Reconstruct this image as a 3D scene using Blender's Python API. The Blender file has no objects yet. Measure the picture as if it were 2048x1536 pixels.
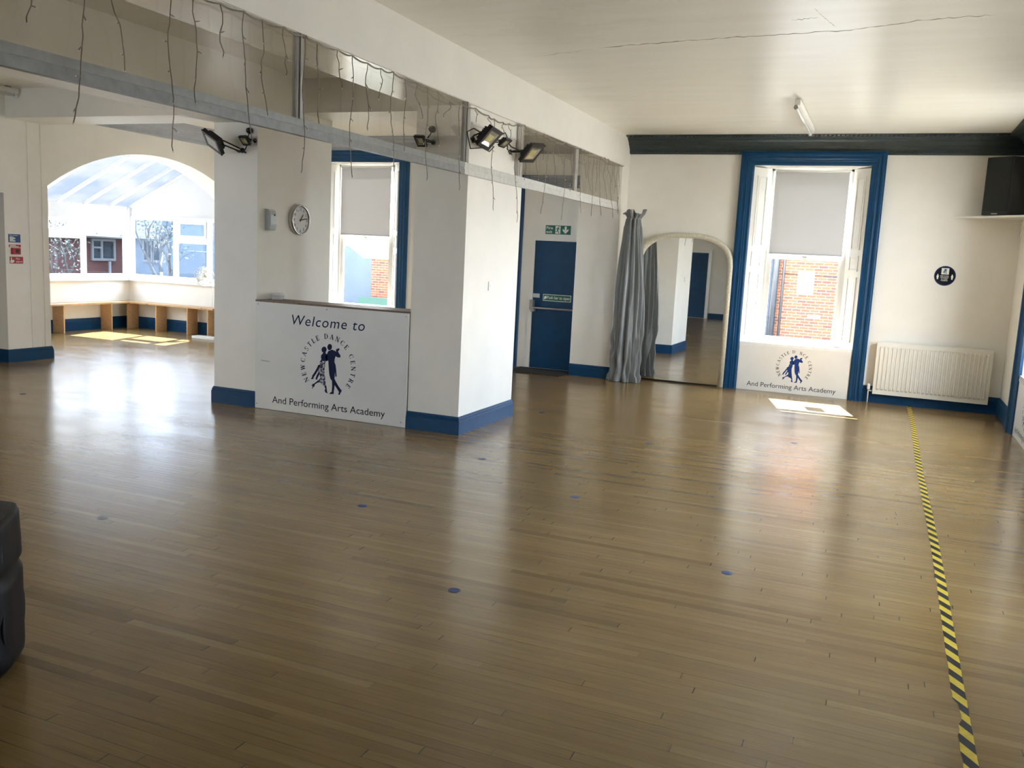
import bpy, bmesh, math, random
from mathutils import Vector, Matrix
from mathutils.geometry import tessellate_polygon
PI = math.pi
rnd = random.Random(7)
SC = bpy.context.scene
COL = SC.collection

# ------------------------------------------------------------------ camera
CAM_H = 1.7
yaw, pitch, roll = math.radians(22.3215), math.radians(-8.3194), math.radians(2.8588)
fw = Vector((-math.sin(yaw) * math.cos(pitch), math.cos(yaw) * math.cos(pitch), math.sin(pitch)))
r0 = Vector((math.cos(yaw), math.sin(yaw), 0)); u0 = r0.cross(fw)
rt = r0 * math.cos(roll) + u0 * math.sin(roll); up = -r0 * math.sin(roll) + u0 * math.cos(roll)
cam = bpy.data.cameras.new('camera'); cam.sensor_width = 36; cam.lens = 1771.67 / 2048 * 36
cam.clip_start = .05; cam.clip_end = 500
co = bpy.data.objects.new('camera', cam); COL.objects.link(co)
m = Matrix(((rt.x, up.x, -fw.x, 0), (rt.y, up.y, -fw.y, 0), (rt.z, up.z, -fw.z, CAM_H), (0, 0, 0, 1)))
co.matrix_world = m; SC.camera = co

# ------------------------------------------------------------------ materials
def nmat(name):
    mt = bpy.data.materials.new(name); mt.use_nodes = True
    nt = mt.node_tree; nt.nodes.clear()
    out = nt.nodes.new('ShaderNodeOutputMaterial')
    return mt, nt, out
class N:
    """tiny node helper"""
    def __init__(s, nt): s.nt = nt
    def add(s, t, **k):
        n = s.nt.nodes.new(t)
        for a, b in k.items():
            if a.startswith('i_'):
                n.inputs[int(a[2:])].default_value = b
            else: setattr(n, a, b)
        return n
    def l(s, a, b): s.nt.links.new(a, b)
    def math(s, op, a, b=None, c=None):
        n = s.add('ShaderNodeMath', operation=op)
        for i, v in enumerate((a, b, c)):
            if v is None: continue
            if isinstance(v, (int, float)): n.inputs[i].default_value = v
            else: s.l(v, n.inputs[i])
        return n.outputs[0]
    def mix(s, f, a, b, bt='MIX'):
        n = s.add('ShaderNodeMixRGB', blend_type=bt)
        for i, v in enumerate((f, a, b)):
            if isinstance(v, (int, float)): n.inputs[i].default_value = v
            elif isinstance(v, tuple): n.inputs[i].default_value = v + (1,) if len(v) == 3 else v
            else: s.l(v, n.inputs[i])
        return n.outputs[0]
    def ramp(s, f, stops):
        n = s.add('ShaderNodeValToRGB'); s.l(f, n.inputs[0])
        e = n.color_ramp.elements
        while len(e) < len(stops): e.new(.5)
        for x, (p, c) in zip(e, stops):
            x.position = p; x.color = tuple(c) + (1,) if len(c) == 3 else c
        return n.outputs[0]
    def noise(s, vec, scale, detail=3, rough=.55):
        n = s.add('ShaderNodeTexNoise'); n.inputs['Scale'].default_value = scale
        n.inputs['Detail'].default_value = detail; n.inputs['Roughness'].default_value = rough
        if vec is not None: s.l(vec, n.inputs['Vector'])
        return n.outputs[0]
    def pos(s, scale=(1, 1, 1)):
        g = s.add('ShaderNodeNewGeometry'); mp = s.add('ShaderNodeMapping')
        mp.inputs['Scale'].default_value = scale; s.l(g.outputs['Position'], mp.inputs[0])
        return mp.outputs[0]
def pbsdf(h, out, col, rough=.5, metal=0., spec=.5, coat=0., bump=None, bstr=.1, bdist=.01):
    p = h.add('ShaderNodeBsdfPrincipled')
    if isinstance(col, tuple): p.inputs['Base Color'].default_value = col + (1,)
    else: h.l(col, p.inputs['Base Color'])
    if isinstance(rough, (int, float)): p.inputs['Roughness'].default_value = rough
    else: h.l(rough, p.inputs['Roughness'])
    p.inputs['Metallic'].default_value = metal
    p.inputs['Specular IOR Level'].default_value = spec
    p.inputs['Coat Weight'].default_value = coat
    p.inputs['Coat Roughness'].default_value = .08
    if bump is not None:
        b = h.add('ShaderNodeBump'); b.inputs['Strength'].default_value = bstr; b.inputs['Distance'].default_value = bdist
        h.l(bump, b.inputs['Height']); h.l(b.outputs[0], p.inputs['Normal'])
    h.l(p.outputs[0], out.inputs[0])
    return p
def simple(name, col, rough=.5, metal=0., spec=.5, coat=0., var=.06, scale=6., bstr=0.):
    mt, nt, out = nmat(name); h = N(nt)
    n = h.noise(h.pos(), scale, 4)
    d = tuple(c * (1 - var) for c in col); e = tuple(min(1, c * (1 + var)) for c in col)
    c = h.ramp(n, [(.3, d), (.7, e)])
    pbsdf(h, out, c, rough, metal, spec, coat, n if bstr else None, bstr)
    return mt
M = {}
M['wall'] = simple('cream_wall_paint', (.87, .84, .765), .55, var=.03, scale=2.5, bstr=.02)
M['white'] = simple('white_gloss_paint', (.86, .85, .80), .22, var=.02)
M['sillgloss'] = simple('sill_gloss_paint', (.88, .88, .86), .12, var=.01)
M['upvc'] = simple('white_frame', (.88, .88, .88), .3, var=.01)
M['blue'] = simple('blue_gloss_paint', (.004, .050, .128), .38, spec=.28, var=.12, scale=9)
M['darkgrey'] = simple('dark_grey_paint', (.030, .046, .048), .4, var=.15, scale=12)
M['lightgrey'] = simple('light_grey_paint', (.36, .385, .42), .45, var=.08)
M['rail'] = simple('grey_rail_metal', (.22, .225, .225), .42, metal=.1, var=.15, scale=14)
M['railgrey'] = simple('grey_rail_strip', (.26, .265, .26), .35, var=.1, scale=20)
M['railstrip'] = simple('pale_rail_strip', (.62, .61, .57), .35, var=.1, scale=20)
M['black'] = simple('black_plastic', (.008, .009, .010), .38, var=.2)
M['speakerblack'] = simple('moulded_black_plastic', (.003, .003, .0034), .5, spec=.3, var=.2)
M['blackgrille'] = simple('black_grille_cloth', (.004, .006, .006), .7, var=.3, scale=60)
M['chrome'] = simple('brushed_chrome', (.55, .54, .53), .22, metal=1., var=.08)
M['greymetal'] = simple('grey_metal', (.33, .32, .30), .4, metal=.4, var=.1)
M['signwhite'] = simple('white_sign_board', (.80, .79, .75), .3, var=.03, scale=3)
M['navy'] = simple('navy_vinyl', (.010, .018, .060), .65, spec=.2, var=.1)
M['logoblue'] = simple('blue_vinyl', (.012, .045, .19), .65, spec=.2, var=.1)
M['greyink'] = simple('grey_vinyl', (.045, .050, .062), .65, spec=.2, var=.1)
M['inkblack'] = simple('black_ink', (.006, .007, .012), .65, spec=.2)
M['wood'] = simple('dark_wood_edge', (.16, .10, .06), .45, var=.3, scale=30)
M['radiator'] = simple('radiator_enamel', (.82, .79, .70), .28, var=.02)
M['green'] = simple('sign_green', (.004, .13, .09), .4, var=.1)
M['signpale'] = simple('sign_pale', (.82, .86, .76), .5, var=.03)
M['red'] = simple('sign_red', (.42, .025, .04), .4, var=.1)
M['signblue'] = simple('sign_blue', (.02, .07, .22), .4, var=.3, scale=40)
M['mat'] = simple('black_rubber_mat', (.018, .018, .016), .8, var=.4, scale=50)
M['plasticgrey'] = simple('pale_grey_plastic', (.50, .53, .54), .3, var=.03)
M['paledot'] = simple('worn_pale_dot', (.26, .28, .33), .4)
M['dot'] = simple('blue_dot_vinyl', (.015, .05, .17), .45, var=.15)
M['clockface'] = simple('clock_face', (.78, .78, .76), .4, var=.02)
M['tin'] = simple('clear_tub', (.70, .72, .72), .15, var=.1, scale=20)
M['wire'] = simple('brown_wire', (.25, .215, .165), .5, var=.2, scale=30)
M['bulb'] = simple('tiny_bulb', (.85, .85, .80), .15, var=.02)
M['tube'] = simple('opal_tube', (.85, .85, .82), .2, var=.01)
M['greydoor'] = simple('grey_door_paint', (.17, .165, .155), .5, var=.1)
M['fan'] = simple('ivory_plastic', (.78, .76, .70), .35, var=.02)
M['asphalt'] = simple('outdoor_paving', (.30, .29, .27), .8, var=.2, scale=3)
M['pipe'] = simple('grey_pipe_paint', (.015, .019, .024), .4, var=.15)
M['teal'] = simple('teal_post_paint', (.022, .07, .066), .5, var=.1)
M['render'] = simple('grey_blue_render', (.034, .049, .068), .8, var=.12, scale=3)
M['stone'] = simple('pale_patch_stone', (.034, .031, .024), .8, var=.15, scale=5)
M['leaf'] = simple('leaf', (.028, .042, .036), .6, var=.35, scale=4)
M['bark'] = simple('bark', (.014, .013, .012), .8, var=.3, scale=10)
M['hoarding'] = simple('green_hoarding', (.012, .045, .032), .6, var=.1)
M['paleink'] = simple('pale_ink', (.45, .47, .55), .6, var=.1)
M['lampreflector'] = simple('lamp_reflector', (.75, .74, .70), .18, metal=.8, var=.1, scale=25)
M['yellowchip'] = simple('yellow_phosphor_chip', (.72, .62, .25), .4, var=.1)
M['housewindow'] = simple('house_window_glass', (.016, .024, .03), .15, var=.4, scale=3)
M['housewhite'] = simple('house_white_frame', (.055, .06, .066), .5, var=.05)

def pine():
    mt, nt, out = nmat('pine_board'); h = N(nt)
    g = h.noise(h.pos((4, 4, 30)), 3, 5)
    c = h.ramp(g, [(.3, (.50, .29, .13)), (.7, (.66, .43, .22))])
    k = h.noise(h.pos((9, 9, 9)), 1, 1)
    c = h.mix(h.math('GREATER_THAN', k, .74), c, (.22, .11, .05))
    pbsdf(h, out, c, .4); return mt
M['pine'] = pine()
def glass(name, tint=(.96, .97, .97), rough=0., ior=1.5, gain=1.):
    mt, nt, out = nmat(name); h = N(nt)
    t = h.add('ShaderNodeBsdfTransparent'); t.inputs[0].default_value = tint + (1,)
    g = h.add('ShaderNodeBsdfGlossy'); g.inputs['Roughness'].default_value = rough
    ge = h.add('ShaderNodeNewGeometry'); dp = h.add('ShaderNodeVectorMath', operation='DOT_PRODUCT')
    h.l(ge.outputs['Normal'], dp.inputs[0]); h.l(ge.outputs['Incoming'], dp.inputs[1])
    k5 = h.math('POWER', h.math('SUBTRACT', 1.0, h.math('ABSOLUTE', dp.outputs['Value'])), 5.0)
    f0 = ((ior - 1) / (ior + 1)) ** 2
    fr = h.math('ADD', h.math('MULTIPLY', k5, 1 - f0), f0)      # Schlick reflectance, same from both sides
    mx = h.add('ShaderNodeMixShader')
    h.l(h.math('MULTIPLY', fr, gain), mx.inputs[0])
    h.l(t.outputs[0], mx.inputs[1]); h.l(g.outputs[0], mx.inputs[2]); h.l(mx.outputs[0], out.inputs[0])
    return mt
M['glass'] = glass('window_glass')
M['glass2'] = glass('haze_tinted_conservatory_glass', (.64, .68, .72), 0., 1.5, .45)  # blue-grey tint put in to dim the sky and imitate haze
M['perspex'] = glass('perspex_sheet', (.88, .865, .83), .02, 1.5, 1.0)
def polycarb():
    mt, nt, out = nmat('sky_painted_polycarbonate'); h = N(nt)
    t = h.add('ShaderNodeBsdfTransparent'); t.inputs[0].default_value = (.045, .047, .05, 1)
    n = h.noise(h.pos((.8, .55, 1)), 1.1, 5)
    g = h.add('ShaderNodeBsdfTranslucent'); h.l(h.ramp(n, [(.36, (.015, .0185, .0245)), (.62, (.028, .0285, .029))]), g.inputs[0])  # sky and cloud seen through the sheet, painted into its colour
    mx = h.add('ShaderNodeMixShader'); mx.inputs[0].default_value = .85
    h.l(t.outputs[0], mx.inputs[1]); h.l(g.outputs[0], mx.inputs[2]); h.l(mx.outputs[0], out.inputs[0])
    return mt
M['polycarb'] = polycarb()
def translucent(name, col, tcol, fac):
    mt, nt, out = nmat(name); h = N(nt)
    d = h.add('ShaderNodeBsdfDiffuse'); d.inputs[0].default_value = col + (1,)
    t = h.add('ShaderNodeBsdfTranslucent'); t.inputs[0].default_value = tcol + (1,)
    mx = h.add('ShaderNodeMixShader'); mx.inputs[0].default_value = fac
    h.l(d.outputs[0], mx.inputs[1]); h.l(t.outputs[0], mx.inputs[2]); h.l(mx.outputs[0], out.inputs[0])
    return mt
M['paper'] = translucent('white_paper', (.80, .80, .82), (.75, .75, .78), .2)
M['blind'] = translucent('grey_blind_fabric', (.72, .72, .72), (.48, .48, .49), .10)
M['gable'] = translucent('white_gable_sheet', (.85, .85, .85), (.35, .35, .35), .10)
def mirror():
    mt, nt, out = nmat('mirror_silver'); h = N(nt)
    pbsdf(h, out, (.86, .87, .85), .012, 1.); return mt
M['mirror'] = mirror()
def frame_cream():
    mt, nt, out = nmat('aged_cream_frame'); h = N(nt)
    n = h.noise(h.pos(), 60, 4); c = h.ramp(n, [(.35, (.60, .55, .42)), (.65, (.78, .73, .60))])
    pbsdf(h, out, c, .45, bump=n, bstr=.3); return mt
M['mirrorframe'] = frame_cream()
def ceiling():
    mt, nt, out = nmat('ceiling_gloss_emulsion'); h = N(nt)
    n = h.noise(h.pos((.5, 3, 1)), 2, 5)
    c = h.ramp(n, [(.25, (.82, .78, .68)), (.75, (.88, .85, .76))])
    st = h.noise(h.pos((.35, .9, 1)), .9, 6, .65)
    c = h.mix(h.math('MULTIPLY', h.math('GREATER_THAN', st, .60), .10), c, (.52, .44, .30))
    pbsdf(h, out, c, .30, spec=.5, bump=n, bstr=.06, bdist=.02); return mt
M['ceiling'] = ceiling()
M['beamsoffit'] = simple('beam_gloss_paint', (.80, .76, .66), .16, var=.02)
M['beam'] = simple('beam_paint', (.85, .825, .76), .5, var=.03, scale=2)
def brick(name, axis, c1, c2, mortar, sc=1., dark=None):
    mt, nt, out = nmat(name); h = N(nt)
    g = h.add('ShaderNodeNewGeometry'); sp = h.add('ShaderNodeSeparateXYZ'); h.l(g.outputs['Position'], sp.inputs[0])
    cb = h.add('ShaderNodeCombineXYZ'); h.l(sp.outputs['XY'.index(axis)], cb.inputs[0]); h.l(sp.outputs[2], cb.inputs[1])
    b = h.add('ShaderNodeTexBrick'); h.l(cb.outputs[0], b.inputs['Vector'])
    b.inputs['Scale'].default_value = 1; b.inputs['Brick Width'].default_value = .225 * sc; b.inputs['Row Height'].default_value = .075 * sc
    b.inputs['Mortar Size'].default_value = .008 * sc; b.inputs['Bias'].default_value = -.2
    b.inputs['Color1'].default_value = c1 + (1,); b.inputs['Color2'].default_value = c2 + (1,); b.inputs['Mortar'].default_value = mortar + (1,)
    n = h.noise(h.pos(), 1.3, 4)
    c = h.mix(h.math('MULTIPLY', n, .35), b.outputs[0], dark or c2)
    pbsdf(h, out, c, .9, spec=.2, bump=b.outputs['Fac'], bstr=-.2); return mt
M['brick'] = brick('orange_brick', 'X', (.125, .046, .021), (.034, .020, .020), (.15, .115, .09), 1., (.075, .032, .02))
M['brickred'] = brick('red_brick', 'Y', (.052, .019, .0175), (.039, .017, .016), (.042, .031, .028))
def tiles():
    mt, nt, out = nmat('roof_tile'); h = N(nt)
    g = h.add('ShaderNodeNewGeometry'); sp = h.add('ShaderNodeSeparateXYZ'); h.l(g.outputs['Position'], sp.inputs[0])
    w = h.math('FRACT', h.math('MULTIPLY', sp.outputs[2], 9))
    c = h.mix(h.math('LESS_THAN', w, .25), (.060, .055, .053), (.030, .027, .027))
    pbsdf(h, out, c, .7); return mt
M['tiles'] = tiles()
def floor():
    mt, nt, out = nmat('maple_strip_floor'); h = N(nt)
    g = h.add('ShaderNodeNewGeometry'); sp = h.add('ShaderNodeSeparateXYZ'); h.l(g.outputs['Position'], sp.inputs[0])
    X, Y = sp.outputs[0], sp.outputs[1]
    W = .052
    yr = h.math('DIVIDE', Y, W); row = h.math('FLOOR', yr); fy = h.math('FRACT', yr)
    wn = h.add('ShaderNodeTexWhiteNoise', noise_dimensions='1D'); h.l(row, wn.inputs['W'])
    u = h.math('DIVIDE', h.math('ADD', X, h.math('MULTIPLY', wn.outputs[0], 9.)), 1.25)
    bi = h.math('FLOOR', u); fu = h.math('FRACT', u)
    cb = h.add('ShaderNodeCombineXYZ'); h.l(row, cb.inputs[0]); h.l(bi, cb.inputs[1])
    w2 = h.add('ShaderNodeTexWhiteNoise', noise_dimensions='2D'); h.l(cb.outputs[0], w2.inputs['Vector'])
    tone = w2.outputs['Value']
    base = h.ramp(tone, [(0, (.175, .108, .037)), (.06, (.228, .143, .050)), (.55, (.245, .157, .055)), (.96, (.258, .168, .061)), (1, (.285, .190, .074))])
    gr = h.noise(h.pos((2.2, 55, 1)), 1.6, 6, .65)
    base = h.mix(.55, base, h.ramp(gr, [(.25, (.35, .35, .35)), (.75, (.62, .62, .62))]), 'OVERLAY')
    big = h.noise(h.pos((.5, .9, 1)), .9, 5, .6)
    base = h.mix(.45, base, h.ramp(big, [(.3, (.34, .33, .31)), (.7, (.60, .60, .60))]), 'OVERLAY')
    # dark stains running along a few boards
    st = h.noise(h.pos((.9, 14, 1)), 1.1, 3)
    base = h.mix(h.math('MULTIPLY', h.math('GREATER_THAN', st, .71), .2), base, (.06, .04, .025))
    # seams: stronger on some boards
    gap = h.math('LESS_THAN', fy, .045)
    sn = h.noise(h.pos((.8, 12, 1)), 1.5, 2)
    gk = h.math('MULTIPLY', gap, h.ramp(sn, [(.45, (.25, .25, .25)), (.62, (.95, .95, .95))]))
    end = h.math('MULTIPLY', h.math('LESS_THAN', fu, .0035), h.math('GREATER_THAN', tone, .3))
    seam = h.math('MAXIMUM', gk, h.math('MULTIPLY', end, .9))
    base = h.mix(seam, base, (.035, .022, .012))
    # scuffs
    sc = h.noise(h.pos((26, 60, 1)), 2.0, 6, .7)
    base = h.mix(h.math('MULTIPLY', h.math('GREATER_THAN', sc, .69), .09), base, (.42, .36, .26))
    rr = h.noise(h.pos((.8, 1.6, 1)), 1.6, 6, .65)
    rough = h.ramp(rr, [(.3, (.17, .17, .17)), (.7, (.27, .27, .27))])
    hb = h.math('ADD', h.math('MULTIPLY', gr, .5), h.math('MULTIPLY', seam, -1.0))
    p = pbsdf(h, out, base, rough, spec=.65, bump=hb, bstr=.008, bdist=.02)
    return mt
M['floor'] = floor()
def tape():
    mt, nt, out = nmat('hazard_tape'); h = N(nt)
    g = h.add('ShaderNodeNewGeometry'); sp = h.add('ShaderNodeSeparateXYZ'); h.l(g.outputs['Position'], sp.inputs[0])
    s = h.math('ADD', sp.outputs[1], h.math('MULTIPLY', sp.outputs[0], 1.5))
    f = h.math('FRACT', h.math('DIVIDE', s, .150))
    n = h.noise(h.pos(), 30, 4)
    ye = h.ramp(n, [(.3, (.50, .36, .022)), (.7, (.62, .47, .05))])
    c = h.mix(h.math('GREATER_THAN', f, .5), ye, (.012, .011, .012))
    pbsdf(h, out, c, .55, spec=.25); return mt
M['tape'] = tape()
def satin():
    mt, nt, out = nmat('grey_satin'); h = N(nt)
    n = h.noise(h.pos((30, 30, 2)), 2, 4)
    c = h.ramp(n, [(.3, (.13, .138, .137)), (.7, (.20, .21, .206))])
    p = pbsdf(h, out, c, .36, spec=.6, bump=n, bstr=.15); p.inputs['Sheen Weight'].default_value = .3
    return mt
M['satin'] = satin()
def dress():
    mt, nt, out = nmat('patterned_dress_print'); h = N(nt)
    n = h.noise(h.pos((1, 1, 1)), 70, 3)
    c = h.mix(h.math('GREATER_THAN', n, .515), (.010, .018, .060), (.60, .60, .58))
    pbsdf(h, out, c, .4); return mt
M['dress'] = dress()

# ------------------------------------------------------------------ mesh builder
class MB:
    def __init__(s): s.v = []; s.f = []; s.mi = []; s.sm = []
    def add(s, verts, faces, mi=0, smooth=False):
        o = len(s.v); s.v += [tuple(v) for v in verts]
        for f in faces:
            s.f.append(tuple(i + o for i in f)); s.mi.append(mi); s.sm.append(smooth)
        return s
    def box(s, x0, x1, y0, y1, z0, z1, mi=0, P=None):
        vs = [(x, y, z) for z in (z0, z1) for y in (y0, y1) for x in (x0, x1)]
        if P: vs = [P(*v) for v in vs]
        return s.add(vs, [(0, 2, 3, 1), (4, 5, 7, 6), (0, 1, 5, 4), (2, 6, 7, 3), (0, 4, 6, 2), (1, 3, 7, 5)], mi)
    def frame_box(s, c, U, V, W, hu, hv, hw, mi=0):
        """box centred at c with half-sizes along the unit axes U V W"""
        c, U, V, W = Vector(c), Vector(U), Vector(V), Vector(W)
        vs = [c + U * (a * hu) + V * (b * hv) + W * (d * hw) for d in (-1, 1) for b in (-1, 1) for a in (-1, 1)]
        return s.add(vs, [(0, 2, 3, 1), (4, 5, 7, 6), (0, 1, 5, 4), (2, 6, 7, 3), (0, 4, 6, 2), (1, 3, 7, 5)], mi)
    def prism(s, pts, fn0, fn1, mi=0, smooth=False):
        """closed polygon pts (2-D) placed by fn0 and fn1, capped"""
        n = len(pts); a = [fn0(*p) for p in pts]; b = [fn1(*p) for p in pts]
        fs = [(i, (i + 1) % n, n + (i + 1) % n, n + i) for i in range(n)]
        s.add(a + b, fs, mi, smooth)
        tri = tessellate_polygon([[Vector((p[0], p[1], 0)) for p in pts]])
        s.add(a, tri, mi); s.add(b, tri, mi)
        return s
    def tube(s, pts, r, n=8, mi=0, cap=True, smooth=True):
        pts = [Vector(p) for p in pts]; rings = []
        rr = r if isinstance(r, (list, tuple)) else [r] * len(pts)
        prev = None
        for i, p in enumerate(pts):
            t = (pts[min(i + 1, len(pts) - 1)] - pts[max(i - 1, 0)])
            if t.length < 1e-9: t = Vector((0, 0, 1))
            t.normalize()
            if prev is None:
                a = Vector((1, 0, 0)) if abs(t.x) < .8 else Vector((0, 1, 0))
                a = (a - t * a.dot(t)).normalized()
            else:
                a = prev - t * prev.dot(t)
                if a.length < 1e-6: a = Vector((0, 1, 0))
                a.normalize()
            prev = a; b = t.cross(a)
            rings.append([p + (a * math.cos(2 * PI * k / n) + b * math.sin(2 * PI * k / n)) * rr[i] for k in range(n)])
        vs = [v for rg in rings for v in rg]
        fs = [(i * n + k, i * n + (k + 1) % n, (i + 1) * n + (k + 1) % n, (i + 1) * n + k) for i in range(len(pts) - 1) for k in range(n)]
        s.add(vs, fs, mi, smooth)
        if cap:
            s.add(rings[0], [tuple(range(n))], mi); s.add(rings[-1], [tuple(range(n))], mi)
        return s
    def lathe(s, prof, c, axis, n=32, mi=0, smooth=True, cap=(1, 1)):
        """prof: list of (radius, along); axis: unit vector"""
        c, ax = Vector(c), Vector(axis).normalized()
        a = Vector((0, 0, 1)) if abs(ax.z) < .8 else Vector((1, 0, 0))
        a = (a - ax * a.dot(ax)).normalized(); b = ax.cross(a)
        vs = []
        for r, t in prof:
            for k in range(n):
                vs.append(c + ax * t + (a * math.cos(2 * PI * k / n) + b * math.sin(2 * PI * k / n)) * r)
        fs = [(i * n + k, i * n + (k + 1) % n, (i + 1) * n + (k + 1) % n, (i + 1) * n + k) for i in range(len(prof) - 1) for k in range(n)]
        s.add(vs, fs, mi, smooth)
        if prof[0][0] > 1e-5 and cap[0]: s.add(vs[:n], [tuple(range(n))], mi)
        if prof[-1][0] > 1e-5 and cap[1]: s.add(vs[-n:], [tuple(range(n))], mi)
        return s
def root_loc(o):
    l = Vector((0, 0, 0))
    while o is not None: l += o.location; o = o.parent
    return l
def build(name, mb, mats, parent=None, base=None, bevel=0.):
    if not isinstance(mats, (list, tuple)): mats = [mats]
    me = bpy.data.meshes.new(name)
    off = root_loc(parent) if parent else Vector(base or (0, 0, 0))
    me.from_pydata([tuple(Vector(v) - off) for v in mb.v], [], mb.f)
    for m_ in mats: me.materials.append(M[m_] if isinstance(m_, str) else m_)
    me.polygons.foreach_set('material_index', mb.mi)
    me.polygons.foreach_set('use_smooth', mb.sm)
    bm = bmesh.new(); bm.from_mesh(me)
    bmesh.ops.remove_doubles(bm, verts=bm.verts, dist=1e-6)
    bmesh.ops.recalc_face_normals(bm, faces=bm.faces)
    bm.to_mesh(me); bm.free(); me.update()
    o = bpy.data.objects.new(name, me); COL.objects.link(o)
    if parent: o.parent = parent
    else: o.location = off
    if bevel:
        md = o.modifiers.new('bevel', 'BEVEL'); md.width = bevel; md.segments = 2; md.limit_method = 'ANGLE'
    return o
def tag(o, label, cat, group=None, kind=None):
    o['label'] = label; o['category'] = cat
    if group: o['group'] = group
    if kind: o['kind'] = kind
    return o
def thing(name, loc, label, cat, group=None, kind=None):
    o = bpy.data.objects.new(name, None); COL.objects.link(o); o.location = loc
    o.empty_display_size = .1
    return tag(o, label, cat, group, kind)
def struct(name, mb, mats, label, cat, base=None, bevel=0.):
    o = build(name, mb, mats, None, base, bevel); return tag(o, label, cat, None, 'structure')

# text and serif lettering ------------------------------------------------
def text_tris(body, shear=0., bold=0., space=1.):
    cu = bpy.data.curves.new('t', 'FONT'); cu.body = body; cu.shear = shear; cu.offset = bold; cu.space_character = space
    cu.size = 1; cu.resolution_u = 4
    o = bpy.data.objects.new('t', cu)
    me = bpy.data.meshes.new_from_object(o)
    vs = [v.co.copy() for v in me.vertices]; fs = [tuple(p.vertices) for p in me.polygons]
    bpy.data.objects.remove(o); bpy.data.curves.remove(cu); bpy.data.meshes.remove(me)
    return vs, fs
def put_text(mb, body, x0, x1, base, cap, P, depth=.0012, shear=0., bold=0., mi=0, space=1., mirror=False):
    """fit text between x0..x1, capital height cap; P(a, b, n) maps to the world"""
    vs, fs = text_tris(body, shear, bold, space)
    if not vs: return
    lo = min(v.x for v in vs); hi = max(v.x for v in vs)
    cv, _ = text_tris('H', 0, bold); ch = max(v.y for v in cv)
    sx = (x1 - x0) / (hi - lo); sy = cap / ch
    pts = [((v.x - lo) * sx, v.y * sy) for v in vs]
    if mirror: pts = [((x1 - x0) - a, b) for a, b in pts]
    mb.add([P(x0 + a, base + b, depth) for a, b in pts], fs, mi)
def words(name, parent, mat, body, x0, x1, base, cap, P, depth=.0012, shear=0., bold=0., space=1.):
    """one part per word, laid out together as one line"""
    vs, fs = text_tris(body, shear, bold, space)
    lo = min(v.x for v in vs); hi = max(v.x for v in vs); cv, _ = text_tris('H', 0, bold); ch = max(v.y for v in cv)
    sx = (x1 - x0) / (hi - lo); sy = cap / ch
    fc = sorted(fs, key=lambda f: min(vs[i].x for i in f)); gr = [[fc[0]]]; mx = max(vs[i].x for i in fc[0])
    for f in fc[1:]:
        if min(vs[i].x for i in f) - mx > .14: gr.append([])
        gr[-1].append(f); mx = max(mx, max(vs[i].x for i in f))
    for g in gr:
        mb = MB()
        for f in g: mb.add([P(x0 + (vs[i].x - lo) * sx, base + vs[i].y * sy, depth) for i in f], [tuple(range(len(f)))])
        build(name, mb, mat, parent)
def stroke(p, q, w):
    p, q = Vector((p[0], p[1])), Vector((q[0], q[1])); d = (q - p).normalized(); n = Vector((-d.y, d.x)) * (w / 2)
    return [tuple(p + n), tuple(p - n), tuple(q - n), tuple(q + n)]
def arc(cx, cy, rx, ry, a0, a1, w0, w1, n=14):
    out, inn = [], []
    for i in range(n + 1):
        t = i / n; a = math.radians(a0 + (a1 - a0) * t); w = w0 + (w1 - w0) * math.sin(PI * t)
        out.append((cx + (rx + w / 2) * math.cos(a), cy + (ry + w / 2 * .4) * math.sin(a)))
        inn.append((cx + (rx - w / 2) * math.cos(a), cy + (ry - w / 2 * .4) * math.sin(a)))
    return [[out[i], out[i + 1], inn[i + 1], inn[i]] for i in range(n)]
TK, TN, SE = .19, .085, .065
def serif(x, y, w=.26): return [stroke((x - w / 2, y), (x + w / 2, y), SE)]
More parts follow.
